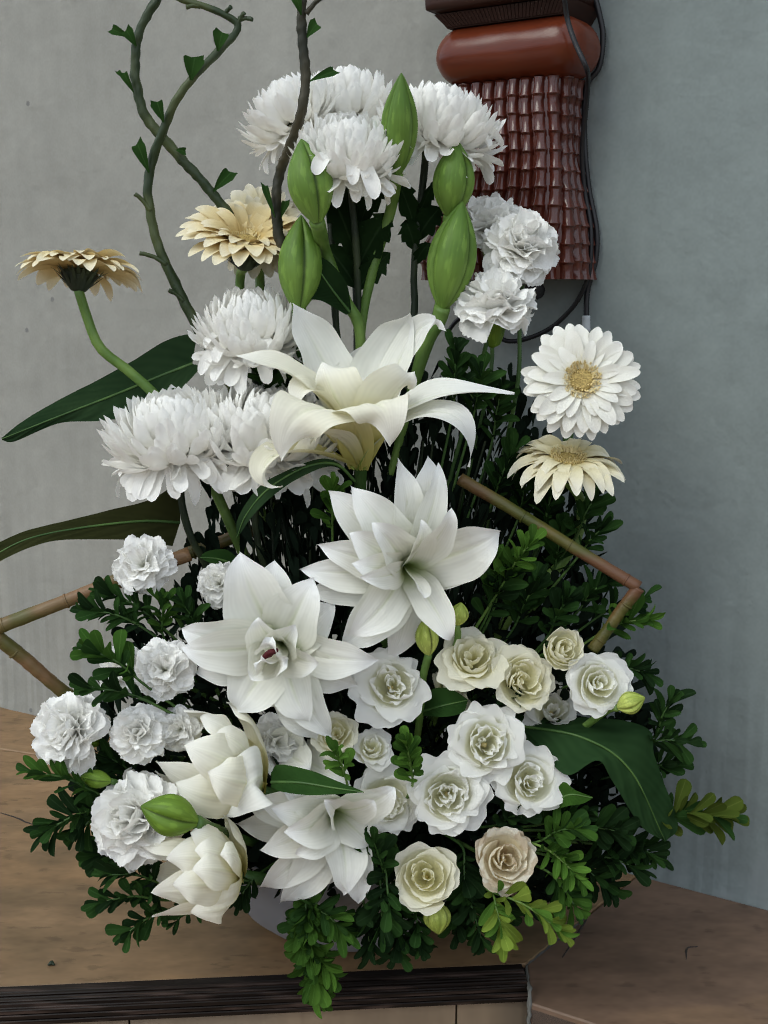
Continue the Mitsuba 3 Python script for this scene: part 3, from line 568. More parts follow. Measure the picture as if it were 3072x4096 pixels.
def rs(p, n): return catmull(p, n)
def leaf_patch(mid, ea, eb, ns=40, nt=9, ripple=0.0015, seed=0, fine=14):
    M, Aa, Bb = rs(pts(mid), ns), rs(pts(ea), ns), rs(pts(eb), ns)
    t = np.linspace(0, 1, nt); L = M[:, None] + (Aa - M)[:, None] * t[None, :, None]; R_ = M[:, None] + (Bb - M)[:, None] * t[None, :, None]
    v = np.concatenate([L[:, ::-1], R_[:, 1:]], 1); n2 = v.shape[1]
    tt = np.abs(np.linspace(-1, 1, n2)); s = np.linspace(0, 1, ns)[:, None]
    nn_ = nrm(np.cross(np.gradient(v, axis=0), np.gradient(v, axis=1)))
    v = v + nn_ * (ripple * np.sin((s * fine - tt[None] * 1.6) * 6.283) * tt[None] ** 0.5 * (1 - tt[None] ** 4))[..., None]
    v = v + nn_ * (ripple * 3 * (meshkit.fbm(v * 30 + seed) - 0.5))[..., None]
    uv = np.stack([np.repeat(np.linspace(0, 1, ns), n2), np.tile(np.linspace(0, 1, n2), ns)], 1)
    return mk((v.reshape(-1, 3), gf(ns, n2)), 'x', True, uv)
def big_leaf(name, label, cat, mid, ea, eb, m, stalk=None, group=None, **k):
    key = thing(name, label, cat, group); dct = leaf_patch(mid, ea, eb, **k); dct['bsdf'] = {'type': 'ref', 'id': m}
    part(key, 'blade', dct)
    part(key, 'midrib', mk(tube([q - FWD * 0.0006 for q in pts(mid)], [0.0016, 0.0005], 40, 6), 'm_stem'))
    if stalk: part(key, 'stalk', mk(tube(pts(stalk), 0.0028, 24, 8), 'm_stem'))
    return key

# leaf variants of the leafy sprigs: length 1 along +x, face up +z
LEAFV = []
for q in range(6):
    r = np.random.default_rng(100 + q)
    vf, uv = petal([(0, 0, 0), (0.35, 0, 0.05 + 0.04 * q / 5), (0.7, 0, 0.06), (1, 0, r.uniform(-0.12, 0.10))], r.uniform(0.50, 0.62), np.array([0, 1.0, 0]), OBOV, cup=r.uniform(0.1, 0.4), ns=8, nt=5, groove=0.04)
    LEAFV.append((vf, uv))
for q in range(4):
    r = np.random.default_rng(150 + q)
    vf, uv = petal([(0, 0, 0), (0.35, 0, 0.07), (0.7, 0, 0.05), (1, 0, r.uniform(-0.2, 0.05))], r.uniform(0.34, 0.46), np.array([0, 1.0, 0]), (lambda s: 0.5 * OBOV(s) + 0.5 * LEAFP(s)), cup=r.uniform(0.2, 0.55), ns=8, nt=5, groove=0.05, twist=r.normal(0, 0.3))
    LEAFV.append((vf, uv))
LEAFD = {}
def leafd(v, m):
    if (v, m) not in LEAFD: LEAFD[v, m] = mk(LEAFV[v][0], m, True, LEAFV[v][1])
    return LEAFD[v, m]
def basis(x, up):
    x = nrm(x); y = nrm(np.cross(up, x)); z = np.cross(x, y); return np.stack([x, y, z], 1)
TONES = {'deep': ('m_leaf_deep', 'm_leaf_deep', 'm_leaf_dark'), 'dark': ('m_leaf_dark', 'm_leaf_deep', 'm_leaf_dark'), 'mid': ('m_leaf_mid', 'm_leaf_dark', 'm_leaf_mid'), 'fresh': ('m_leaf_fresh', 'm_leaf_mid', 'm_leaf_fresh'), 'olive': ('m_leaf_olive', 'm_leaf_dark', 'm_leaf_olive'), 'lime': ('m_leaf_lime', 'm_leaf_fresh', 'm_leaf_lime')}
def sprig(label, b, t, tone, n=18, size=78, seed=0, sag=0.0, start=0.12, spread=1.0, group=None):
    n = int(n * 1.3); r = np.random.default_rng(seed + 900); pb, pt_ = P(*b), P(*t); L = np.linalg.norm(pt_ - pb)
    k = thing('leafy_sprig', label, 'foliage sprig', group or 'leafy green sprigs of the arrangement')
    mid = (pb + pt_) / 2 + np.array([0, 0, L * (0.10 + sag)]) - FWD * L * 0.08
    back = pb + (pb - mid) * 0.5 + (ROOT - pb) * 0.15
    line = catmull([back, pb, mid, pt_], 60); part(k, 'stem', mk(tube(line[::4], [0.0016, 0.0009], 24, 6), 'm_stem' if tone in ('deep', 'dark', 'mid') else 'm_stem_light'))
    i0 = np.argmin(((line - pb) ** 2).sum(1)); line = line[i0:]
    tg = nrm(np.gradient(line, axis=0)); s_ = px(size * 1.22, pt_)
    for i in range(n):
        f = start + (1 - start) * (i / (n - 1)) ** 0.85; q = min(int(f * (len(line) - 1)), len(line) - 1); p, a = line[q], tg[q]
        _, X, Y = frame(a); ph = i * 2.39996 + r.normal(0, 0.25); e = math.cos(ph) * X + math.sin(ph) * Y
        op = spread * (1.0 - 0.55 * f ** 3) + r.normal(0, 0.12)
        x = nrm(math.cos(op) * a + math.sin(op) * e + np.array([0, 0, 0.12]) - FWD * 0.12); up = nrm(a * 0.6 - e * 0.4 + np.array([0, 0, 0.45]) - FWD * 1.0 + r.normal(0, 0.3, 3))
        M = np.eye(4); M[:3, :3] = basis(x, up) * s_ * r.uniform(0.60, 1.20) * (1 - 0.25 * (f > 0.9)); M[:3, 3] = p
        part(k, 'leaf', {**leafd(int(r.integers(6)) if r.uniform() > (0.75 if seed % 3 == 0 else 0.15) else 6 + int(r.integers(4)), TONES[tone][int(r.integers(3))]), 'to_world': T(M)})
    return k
def jag_leaf(parent, base, tip, w, m='m_leaf_deep', teeth=5, seed=0, nh=None):
    b, t = P(*base), P(*tip); r = np.random.default_rng(seed); L = np.linalg.norm(t - b)
    prof = lambda s: LEAFP(s) * (0.72 + 0.38 * (1 - ((s * teeth) % 1.0)))
    side = nrm(np.cross(t - b, FWD if nh is None else nh) + r.normal(0, 0.25, 3) * L)
    vf, uv = petal([b, b * 0.6 + t * 0.4 + UP * L * 0.1 - FWD * 0.008, b * 0.3 + t * 0.7 - FWD * 0.012, t], px(w, b), side, prof, cup=0.3, ns=41, nt=7, seed=seed, groove=0.03, ruf=0.03)
    part(parent, 'leaf', mk(vf, m, True, uv))

# ------------------------------------------------------------------ bare twisting branches and bent canes
def branch(label, line, rad, m, stubs, seed, leafm='m_leaf_dark'):
    k = thing('branch', label, 'branch', 'bare twisting branches'); part(k, 'stem', mk(tube(pts(line), rad, 110, 12, 0.45, seed), m))
    r = np.random.default_rng(seed)
    for (u, v, d, tu, tv, w, kind) in stubs:
        b, t = P(u, v, d), P(tu, tv, d - 0.004); L = np.linalg.norm(t - b)
        if kind == 'twig': part(k, 'twig', mk(tube([b, (b + t) / 2 + UP * L * 0.08, t], [0.0026, 0.0020, 0.0022], 12, 8, 0.5, tu), m))
        else:
            prof = lambda s: 0.16 + 0.95 * np.clip((s - 0.12) / 0.75, 0, 1) ** 0.8 * (1 - 0.25 * np.clip((s - 0.9) / 0.1, 0, 1))
            vf, uv = petal([b, b * 0.6 + t * 0.4 - FWD * 0.004, t], px(w * 0.85, b), nrm(np.cross(t - b, FWD + RIGHT * r.normal(0, 0.3))), prof, cup=0.35, ns=10, nt=7, groove=0.03)
            v = vf[0].reshape(10, 7, 3); v[-1] += np.linspace(0.5, -0.35, 7)[:, None] * (t - b) * 0.35 * (1 if r.uniform() > 0.4 else -1)
            part(k, 'leaf_stub', mk((v.reshape(-1, 3), vf[1]), leafm, True, uv))
    return k
branch('green branch winding up at left, its torn tip curling over at the top',
       [(960, 1600, 1.24), (900, 1490, 1.24), (790, 1310, 1.24), (690, 1110, 1.24), (622, 950, 1.24), (592, 780, 1.24), (604, 660, 1.24), (650, 530, 1.235), (700, 410, 1.23), (780, 300, 1.23), (880, 200, 1.24), (940, 135, 1.25), (950, 95, 1.25), (905, 62, 1.25), (830, 30, 1.25), (740, 2, 1.25), (640, -40, 1.25)],
       [0.0062, 0.0055, 0.0048, 0.0046, 0.0042, 0.0040, 0.0034, 0.0030], 'm_branch_green',
       [(596, 690, 1.235, 550, 575, 60, 'leaf'), (655, 490, 1.225, 628, 405, 62, 'leaf'), (765, 320, 1.225, 780, 230, 92, 'leaf'), (872, 205, 1.235, 890, 128, 75, 'leaf'), (603, 845, 1.237, 540, 775, 20, 'twig'), (668, 1060, 1.237, 558, 1012, 20, 'twig'), (948, 100, 1.25, 978, 50, 10, 'twig'), (955, 78, 1.25, 1010, 78, 10, 'twig'), (900, 55, 1.25, 925, 28, 10, 'twig'), (800, 24, 1.25, 745, 30, 10, 'twig'), (735, 1205, 1.237, 675, 1160, 10, 'twig')], 11)
branch('dark branch crossing behind the winding green branch at left',
       [(1000, 1000, 1.262), (930, 880, 1.262), (830, 750, 1.262), (720, 630, 1.262), (640, 540, 1.262), (575, 450, 1.262), (545, 340, 1.262), (540, 250, 1.262), (550, 150, 1.262), (590, 60, 1.262), (640, -20, 1.262), (700, -120, 1.262)],
       [0.0050, 0.0048, 0.0052, 0.0048, 0.0044, 0.0042], 'm_branch_green',
       [(545, 185, 1.255, 505, 120, 52, 'leaf'), (520, 150, 1.255, 445, 117, 44, 'leaf'), (535, 370, 1.255, 495, 290, 40, 'leaf'), (500, 320, 1.255, 470, 285, 22, 'leaf'), (705, 600, 1.255, 742, 608, 34, 'leaf'), (855, 765, 1.255, 925, 690, 62, 'leaf')], 12)
branch('dark branch rising behind the front chrysanthemum to the top edge',
       [(1190, 1120, 1.215), (1120, 960, 1.215), (1105, 800, 1.215), (1120, 690, 1.215), (1165, 570, 1.19), (1205, 450, 1.17), (1222, 320, 1.17), (1212, 180, 1.17), (1205, 60, 1.17), (1215, -60, 1.17)],
       [0.0050, 0.0050, 0.0046, 0.0044, 0.0046, 0.0040], 'm_branch_brown',
       [(1240, 325, 1.165, 1340, 285, 46, 'leaf'), (1228, 150, 1.165, 1270, 95, 62, 'leaf'), (1205, 60, 1.165, 1185, -20, 50, 'leaf'), (1225, 55, 1.165, 1300, -20, 20, 'twig'), (1100, 870, 1.21, 1060, 740, 34, 'leaf'), (1125, 870, 1.21, 1145, 805, 34, 'leaf')], 13)
def cane(label, line, m, seed, w=1.0):
    k = thing('bent_cane', label, 'cane', 'bent canes in the arrangement')
    for i in range(len(line) - 1):
        a, b = P(*line[i]), P(*line[i + 1]); part(k, 'segment', mk(tube([a, a * 0.66 + b * 0.34 + UP * 0.001, a * 0.33 + b * 0.67, b], [0.0072 * w, 0.0068 * w, 0.0066 * w, 0.0070 * w], 40, 14, 0.14, seed + i), m))
        for f in ((0.27, 0.83) if i % 2 else (0.36, 0.62, 0.93)):
            q = a + (b - a) * f; e = nrm(b - a); part(k, 'node', mk(tube([q - e * 0.0010, q + e * 0.0010], 0.00735 * w, 4, 14), m))
cane('brown cane at left bent to a point beyond the frame', [(760, 2215, 1.17), (-45, 2522, 1.13), (330, 2830, 1.16)], 'm_cane', 21)
cane('olive cane at right folded to a sharp elbow against the wall', [(1840, 1915, 1.17), (2556, 2350, 1.115), (2370, 2600, 1.12)], 'm_cane_green', 31, 0.84)
cane('short brown cane stub deep behind the lilies at left', [(640, 2260, 1.24), (1010, 2120, 1.25)], 'm_cane', 41)

# ------------------------------------------------------------------ big leaves
big_leaf('broad_leaf', 'long green arrow shaped leaf reaching to the left edge under the drooping gerbera', 'leaf',
         [(770, 1455, 1.235), (640, 1505, 1.23), (470, 1575, 1.22), (250, 1660, 1.20), (8, 1756, 1.18)],
         [(790, 1330, 1.255), (663, 1363, 1.25), (477, 1476, 1.24), (230, 1603, 1.21), (100, 1680, 1.195), (6, 1752, 1.18)],
         [(806, 1470, 1.22), (716, 1560, 1.215), (600, 1650, 1.21), (420, 1682, 1.205), (232, 1694, 1.20), (60, 1765, 1.185), (8, 1760, 1.18)], 'm_blade', ns=60, fine=9, ripple=0.0012)
big_leaf('broad_leaf', 'dark brownish leaf arching out of the left edge above the cane', 'leaf',
         [(720, 2090, 1.22), (560, 2085, 1.205), (300, 2115, 1.18), (100, 2160, 1.16), (-60, 2245, 1.15), (-200, 2330, 1.14)],
         [(720, 1925, 1.235), (597, 1999, 1.22), (440, 2040, 1.20), (285, 2079, 1.185), (86, 2130, 1.165), (-80, 2215, 1.15), (-200, 2325, 1.14)],
         [(690, 2185, 1.205), (530, 2160, 1.19), (265, 2160, 1.17), (133, 2186, 1.155), (0, 2245, 1.145), (-120, 2320, 1.14), (-200, 2335, 1.14)], 'm_blade_brown', ns=60, fine=7, ripple=0.001)
big_leaf('broad_leaf', 'large dark green leaf drooping to a point at lower right', 'leaf',
         [(2060, 2900, 1.13), (2330, 2950, 1.09), (2520, 3080, 1.085), (2660, 3363, 1.10)],
         [(2066, 2870, 1.14), (2405, 2872, 1.13), (2590, 2915, 1.12), (2622, 3030, 1.11), (2712, 3290, 1.105), (2661, 3364, 1.10)],
         [(2060, 2930, 1.125), (2170, 3015, 1.09), (2270, 3100, 1.07), (2390, 3042, 1.075), (2450, 3125, 1.08), (2560, 3300, 1.09), (2657, 3364, 1.10)], 'm_blade_bright', ns=60, fine=6, ripple=0.0018)
big_leaf('lily_leaf', 'narrow green leaf arching leftward under the top lily', 'leaf',
         [(1420, 1925, 1.15), (1345, 1858, 1.135), (1225, 1868, 1.12), (1075, 1955, 1.115), (985, 2060, 1.12), (948, 2150, 1.13)],
         [(1416, 1915, 1.15), (1351, 1850, 1.138), (1278, 1836, 1.13), (1170, 1872, 1.125), (1040, 1944, 1.12), (953, 2070, 1.125), (947, 2150, 1.13)],
         [(1422, 1932, 1.15), (1336, 1866, 1.135), (1220, 1900, 1.11), (1105, 1972, 1.105), (1018, 2054, 1.11), (950, 2150, 1.13)], 'm_blade', ripple=0.0004)
big_leaf('lily_leaf', 'dark pointed leaf lying over the lowest open lily', 'leaf',
         [(1085, 3128, 1.02), (1200, 3130, 1.0), (1330, 3150, 0.99), (1455, 3168, 0.985)],
         [(1085, 3090, 1.025), (1117, 3058, 1.015), (1247, 3083, 1.005), (1348, 3124, 0.995), (1455, 3166, 0.985)],
         [(1085, 3150, 1.015), (1130, 3168, 1.0), (1225, 3180, 0.99), (1334, 3178, 0.985), (1455, 3170, 0.985)], 'm_leaf_dark', ripple=0.0005)
big_leaf('lily_leaf', 'small bluish green leaf above the small carnation beside the left open lily', 'leaf',
         [(945, 2260, 1.17), (870, 2235, 1.16), (800, 2230, 1.155)], [(950, 2230, 1.175), (900, 2198, 1.17), (830, 2205, 1.16), (800, 2228, 1.155)], [(945, 2285, 1.165), (870, 2265, 1.155), (800, 2232, 1.155)], 'm_leaf_dark', ripple=0.0004)
big_leaf('lily_leaf', 'dark jagged leaf hanging between the green buds and the flower stems', 'leaf',
         [(1400, 1250, 1.215), (1330, 1160, 1.205), (1262, 1060, 1.20), (1245, 1030, 1.20)], [(1405, 1235, 1.215), (1385, 1130, 1.21), (1320, 1050, 1.205), (1270, 1025, 1.2), (1245, 1028, 1.20)], [(1385, 1260, 1.21), (1290, 1205, 1.20), (1215, 1190, 1.195), (1205, 1120, 1.195), (1240, 1035, 1.20)], 'm_leaf_deep', ripple=0.0006)
big_leaf('lisianthus_leaf', 'dull green leaf beside the half hidden lisianthus right of the lilies', 'leaf',
         [(1670, 2850, 1.12), (1760, 2825, 1.10), (1870, 2800, 1.10)], [(1665, 2830, 1.125), (1720, 2760, 1.11), (1800, 2755, 1.105), (1872, 2798, 1.10)], [(1675, 2860, 1.12), (1770, 2868, 1.095), (1850, 2850, 1.095), (1872, 2803, 1.10)], 'm_leaf_dark', ripple=0.0005)
big_leaf('lisianthus_leaf', 'green leaf curling under the lisianthus below the large drooping leaf', 'leaf',
         [(2200, 3240, 1.085), (2270, 3180, 1.06), (2370, 3190, 1.06)], [(2200, 3215, 1.085), (2250, 3130, 1.065), (2300, 3160, 1.06), (2372, 3188, 1.06)], [(2205, 3245, 1.08), (2270, 3225, 1.05), (2330, 3215, 1.055), (2372, 3192, 1.06)], 'm_leaf_mid', ripple=0.0005)

# ------------------------------------------------------------------ chrysanthemums
mum('white chrysanthemum at the back left of the top cluster, behind the dark branch', 1180, 480, 1.28, 208, V(-0.45, 0.85, 0.25), 1, 150, stem=pts([(1215, 560, 1.28), (1300, 760, 1.28), (1330, 1000, 1.27), (1345, 1300, 1.25), (1400, 1800, 1.25)]))
mum('white chrysanthemum at the back of the top cluster, above the drooping front bloom', 1395, 450, 1.31, 210, V(0.0, 0.95, 0.2), 2, 150, tall=1.05, stem=pts([(1400, 500, 1.31), (1410, 800, 1.30), (1425, 1200, 1.28), (1430, 1800, 1.26)]))
m3 = mum('frontmost white chrysanthemum of the top cluster with drooping torn petals', 1400, 630, 1.20, 232, V(0.03, 0.86, 0.5), 3, 190, squash=0.64, droop=1.8, extra=[(1500, 798, 5, 72), (1410, 740, 5, 62), (1220, 735, 4, 60), (1260, 700, 5, 70), (1560, 710, 3, 60), (1650, 590, 1, 66), (1640, 530, 1, 60)], stem=pts([(1400, 660, 1.21), (1405, 780, 1.225), (1425, 1000, 1.23), (1435, 1330, 1.24), (1440, 1850, 1.25)]))
m4 = mum('white chrysanthemum right of the top cluster in front of the carved post', 1755, 530, 1.25, 245, V(0.22, 0.92, 0.28), 4, 185, squash=0.68, extra=[(2005, 590, 2, 80), (1960, 600, 3, 84), (1880, 560, 3, 70)], stem=pts([(1705, 560, 1.25), (1695, 700, 1.25), (1672, 900, 1.25), (1655, 1100, 1.25), (1655, 1280, 1.25), (1600, 1900, 1.25)]))
mum('white chrysanthemum between the cream gerberas and the top lily', 1010, 1345, 1.21, 230, V(-0.05, 0.88, 0.45), 5, 185, squash=0.74, droop=1.4, extra=[(800, 1500, 3, 56), (860, 1450, 4, 60), (1000, 1470, 4, 60), (820, 1390, 3, 58), (1090, 1420, 4, 60)])
mum('large white chrysanthemum at left below the long green leaf', 705, 1760, 1.175, 282, V(-0.10, 0.92, 0.36), 6, 210, squash=0.60, droop=1.3, extra=[(790, 1985, 3, 60), (890, 1975, 4, 62), (690, 1920, 4, 66), (590, 1900, 3, 60)])
mum('white chrysanthemum tucked behind the left petals of the top lily', 1060, 1755, 1.182, 300, V(0.10, 0.92, 0.35), 7, 210, squash=0.60, extra=[(900, 1960, 4, 55), (1290, 1870, 2, 70), (1250, 1910, 2, 60)])
for i, q in enumerate([((1430, 1050, 1.24), (1320, 760, 1.24), 130), ((1430, 1080, 1.24), (1560, 850, 1.24), 150), ((1425, 1150, 1.24), (1300, 980, 1.25), 130), ((1400, 960, 1.25), (1380, 700, 1.26), 120), ((1440, 900, 1.245), (1530, 700, 1.25), 110), ((1432, 1160, 1.24), (1560, 1010, 1.24), 100)]): jag_leaf(m3, q[0], q[1], q[2], seed=i, teeth=4)
for i, q in enumerate([((1665, 930, 1.25), (1580, 700, 1.25), 90), ((1668, 960, 1.25), (1760, 830, 1.25), 120), ((1660, 1000, 1.25), (1620, 880, 1.25), 90), ((1665, 900, 1.25), (1740, 720, 1.255), 70), ((1658, 1060, 1.25), (1720, 970, 1.25), 60)]): jag_leaf(m4, q[0], q[1], q[2], seed=10 + i, teeth=4)

# ------------------------------------------------------------------ gerberas
gerbera('cream gerbera seen edge on at far left on a curved stem', 320, 1075, 1.20, 258, V(0.06, 0.985, -0.05), 1, 'm_gerbera_cream', [(345, 1260, 1.20), (400, 1390, 1.20), (510, 1480, 1.205), (620, 1580, 1.21), (760, 1750, 1.23), (1100, 2500, 1.25)], lift=0.12, droop=0.22)
gerbera('cream gerbera tilted upward just left of the dark branch', 985, 985, 1.245, 275, V(0.12, 0.78, 0.6), 2, 'm_gerbera_cream', [(960, 1130, 1.28), (965, 1500, 1.27), (1050, 2100, 1.25)], lift=0.40, droop=0.15)
gerbera('pale gerbera half hidden behind the tilted cream gerbera and the dark branch', 1030, 925, 1.30, 205, V(0.06, 0.22, 0.97), 5, 'm_gerbera_ivory', [(1040, 1130, 1.29), (1060, 1500, 1.28), (1100, 2100, 1.25)], lift=0.12)
gerbera('white gerbera facing the viewer at right in front of the wall', 2325, 1525, 1.15, 243, V(-0.05, 0.12, 1.0), 3, 'm_gerbera_white', [(2290, 1640, 1.22), (2240, 1900, 1.22), (2100, 2300, 1.22), (1800, 3000, 1.23)], lift=0.06)
gerbera('ivory gerbera tilted upward directly below the white gerbera', 2270, 1850, 1.165, 238, V(0.02, 0.86, 0.5), 4, 'm_gerbera_ivory', [(2322, 2000, 1.19), (2315, 2130, 1.19), (2240, 2260, 1.19), (2050, 2450, 1.20), (1700, 3000, 1.23)], lift=0.14, droop=0.34, n=21)

# ------------------------------------------------------------------ carnations
carnation('white carnation at the back of the upper right pair, against the carved post', 1955, 900, 1.265, 140, V(-0.15, 0.85, 0.5), 1, stem=pts([(1960, 1050, 1.27), (1962, 1300, 1.26), (1955, 1540, 1.25), (1800, 2200, 1.25)]))
carnation('white carnation in front of the carved post at upper right', 2085, 985, 1.225, 155, V(0.15, 0.62, 0.78), 2, 46, stem=pts([(2090, 1140, 1.25), (2078, 1300, 1.25), (2060, 1600, 1.24), (1900, 2300, 1.24)]))
carnation('white carnation just above the right tips of the top lily, its green calyx showing', 1985, 1215, 1.20, 160, V(0.05, 0.88, 0.46), 3, 44, stem=pts([(1950, 1360, 1.205), (1925, 1450, 1.21), (1870, 1650, 1.22), (1700, 2300, 1.24)]))
carnation('white carnation at left in front of the brown cane', 572, 2255, 1.13, 118, V(-0.1, 0.5, 0.85), 4, stem=pts([(640, 2350, 1.145), (680, 2430, 1.15), (760, 2560, 1.17), (1100, 3200, 1.22)]))
carnation('small white carnation half hidden behind the upper petal of the left lily', 875, 2335, 1.145, 92, V(-0.1, 0.2, 0.95), 5, 34)
carnation('white carnation right of the dark leaves at mid left, touching the left lily', 655, 2680, 1.08, 122, V(0.0, 0.25, 0.95), 6)
carnation('white carnation at the lower left edge above the dark sprigs, largest there', 275, 2925, 1.06, 158, V(-0.45, 0.35, 0.8), 7, 50)
carnation('white carnation between the lower left edge carnation and the half open lily', 555, 2930, 1.06, 118, V(-0.1, 0.2, 0.95), 8)
carnation('small white carnation peeping out left of the half open lily', 715, 2915, 1.075, 90, V(-0.2, 0.2, 0.95), 9, 34)
carnation('big white carnation behind the green lily bud at lower left', 545, 3270, 1.04, 182, V(-0.25, 0.25, 0.92), 10, 54)
carnation('white carnation hidden behind dark leaves at mid left', 480, 2680, 1.12, 100, V(-0.3, 0.4, 0.85), 11, 30)
carnation('greenish white carnation deep between the left lilies', 1105, 2965, 1.105, 112, V(0.1, 0.3, 0.9), 12, 34)

# ------------------------------------------------------------------ lilies
c_ = lambda *a: {'ctrl': list(a)}
lily('cream white lily at the top with long recurved petals, seen from the side', (1440, 1640, 1.15), V(0.03, 0.86, 0.50), [
    (1170, 1212, -2, 230, {**c_((1400, 1650, -2), (1300, 1400, -4), (1220, 1330, -3)), 'm': 'm_lily'}),
    (1640, 1250, -2, 240, {**c_((1470, 1640, -2), (1540, 1420, -4), (1610, 1330, -4)), 'm': 'm_lily', 'cup': 0.5}),
    (1786, 1325, -1, 130, {**c_((1500, 1640, -2), (1640, 1290, -4), (1700, 1240, -2)), 'm': 'm_lily'}),
    (1440, 1390, -4, 260, {**c_((1440, 1680, -3), (1430, 1500, -5), (1440, 1440, -5)), 'm': 'm_lily', 'cup': 0.4}),
    (917, 1425, 1, 200, {**c_((1380, 1660, 0), (1250, 1480, 1), (1080, 1430, 1))}),
    (1180, 1640, 3, 200, {**c_((1360, 1640, 1), (1260, 1490, 2), (1190, 1520, 3))}),
    (2058, 1572, 1, 185, {**c_((1540, 1650, 0), (1680, 1530, 1), (1860, 1560, 2)), 'm': 'm_lily'}),
    (1875, 1868, 3, 175, {**c_((1560, 1680, 1), (1700, 1580, 3), (1930, 1590, 4)), 'm': 'm_lily', 'cup': 0.15}),
    (1290, 1450, 2, 250, {**c_((1390, 1650, 2), (1330, 1560, 4), (1300, 1500, 4)), 'cup': 0.55}),
    (1660, 1490, 3, 260, {**c_((1500, 1650, 2), (1570, 1560, 4), (1620, 1520, 5)), 'cup': 0.5}),
    (1125, 1842, 7, 300, {**c_((1400, 1600, 4), (1290, 1560, 7), (1120, 1620, 9)), 'cup': -0.1, 'twist': -0.35}),
    (1562, 1784, 8, 290, {**c_((1450, 1600, 5), (1470, 1545, 8), (1570, 1590, 10)), 'cup': -0.1, 'twist': 0.3}),
    (1225, 1735, 2, 130, {**c_((1400, 1750, 2), (1330, 1730, 3), (1270, 1720, 3))}),
    (1130, 1945, 6, 120, {**c_((1200, 1760, 3), (1010, 1750, 5), (1000, 1960, 6)), 'label': 'curled petal with a yellow green midrib', 'cup': 0.6}),
    (1480, 1500, -1, 170, {**c_((1450, 1650, -1), (1460, 1560, -1)), 'm': 'm_lily'})], 'm_lily_cream', 1, 0.062, prof=LILYM,
    stem=pts([(1448, 1800, 1.165), (1442, 1930, 1.19), (1430, 2300, 1.23), (1440, 3200, 1.25)]))
lily('wide open white lily in the centre, its green throat showing', (1668, 2295, 1.09), V(0.22, -0.10, 0.96), [
    (1552, 2632, -2, 230, {**c_((1640, 2330, -2), (1640, 2560, 0)), 'cup': 0.1}), (1364, 2592, 1, 240), (1400, 2545, 2.5, 210), (1230, 2371, -1, 210), (1201, 2281, 0, 200), (1270, 2180, 1, 180), (1317, 1966, -1, 250),
    (1408, 1945, 1, 230), (1596, 1834, -1, 180), (1718, 1823, -2, 200), (1760, 1850, -1, 150), (2006, 2128, 1, 270), (1990, 2180, -1, 240), (1806, 2567, 2.5, 165),
    (1400, 2133, 3.5, 230, {'cup': 0.45}), (1490, 2090, 4, 190, {'cup': 0.5}), (1410, 2255, 4.5, 170, {'cup': 0.4}), (1813, 2031, 3.5, 150, {'cup': 0.5}), (1690, 2080, 3, 140, {'cup': 0.5}), (1698, 2395, 5, 95, {'cup': 0.3}), (1440, 2310, 5, 120, {'cup': 0.3})], 'm_lily', 2, ws=0.86)
lily('wide open white lily left of centre with a dark red anther', (1100, 2610, 1.075), V(-0.06, -0.08, 0.99), [
    (955, 2212, 0, 300), (1095, 2245, -2, 260), (1255, 2313, 0.5, 260), (1338, 2415, -1.5, 220), (723, 2517, 1, 230), (726, 2592, 1.5, 210), (780, 2690, -1, 200), (1512, 2643, 0.5, 190), (1429, 2745, -1, 190),
    (1234, 2892, 2, 210), (1324, 2950, 1, 190), (1263, 2966, 0, 210), (945, 2849, 1, 270), (1040, 2830, -1, 230), (1030, 2470, 4, 190, {'cup': 0.5}), (1277, 2655, 4, 170, {'cup': 0.5}), (1000, 2720, 4.5, 190, {'cup': 0.5}),
    (1180, 2500, 4.5, 170, {'cup': 0.6}), (1040, 2640, 6.0, 120, {'cup': 0.7, 'lift': 0.5}), (1150, 2640, 6, 130, {'cup': 0.7, 'lift': 0.5}), (1085, 2550, 6, 120, {'cup': 0.7, 'lift': 0.5})], 'm_lily', 3, ws=0.9)
an = [k for k in labels if k.startswith('lily') and 'anther' in labels[k]['label']][0]
part(an, 'anther', mk(tube(pts([(1055, 2628, 1.012), (1085, 2610, 1.010), (1110, 2600, 1.014)]), [0.0022, 0.0034, 0.0016], 10, 8, 0.6), 'm_anther'))
def half(label, base, A, lst, seed, m='m_lily_cream'):
    b = P(*base); A = nrm(A); deep = 0.045; c = b + A * deep
    t = FWD @ (c - C); cu, cv = 1536 + (c - C) @ RIGHT / t * F, 2048 - (c - C) @ UP / t * F
    return lily(label, (cu, cv, c[1]), A, lst, m, seed, deep, prof=LILYR, ws=0.95)
half('half open white lily pointing left, directly under the left open lily', (1045, 3165, 1.075), V(-0.66, 0.42, 0.62), [
    (735, 2838, -1, 260, c_((1050, 2980, -3), (880, 2840, -3))), (905, 2812, -2, 230, c_((1085, 2960, -2), (1000, 2830, -3))), (622, 3046, 0, 270, c_((980, 3200, 0), (780, 3190, 1))), (618, 3085, -2, 220, c_((960, 3230, -3), (760, 3220, -3))),
    (800, 2870, 2, 230, c_((1030, 3010, 0), (920, 2880, 2))), (700, 3130, 4, 240, c_((990, 3200, 3), (820, 3210, 6))), (735, 2980, 5, 230, c_((1010, 3080, 4), (860, 3010, 7))), (830, 3090, 6.5, 220, c_((1030, 3130, 5), (920, 3130, 8))), (790, 2985, 4, 190, c_((1020, 3050, 3), (900, 2950, 5))),
    (905, 3268, 3, 250, {**c_((1060, 3040, 5), (1010, 3120, 7)), 'm': 'm_lily'}), (860, 2940, 3.5, 170, c_((1030, 3030, 3), (940, 2930, 4))), (850, 3250, 1, 190, {**c_((1000, 3230, 1), (900, 3200, 2)), 'm': 'm_lily'})], 4)
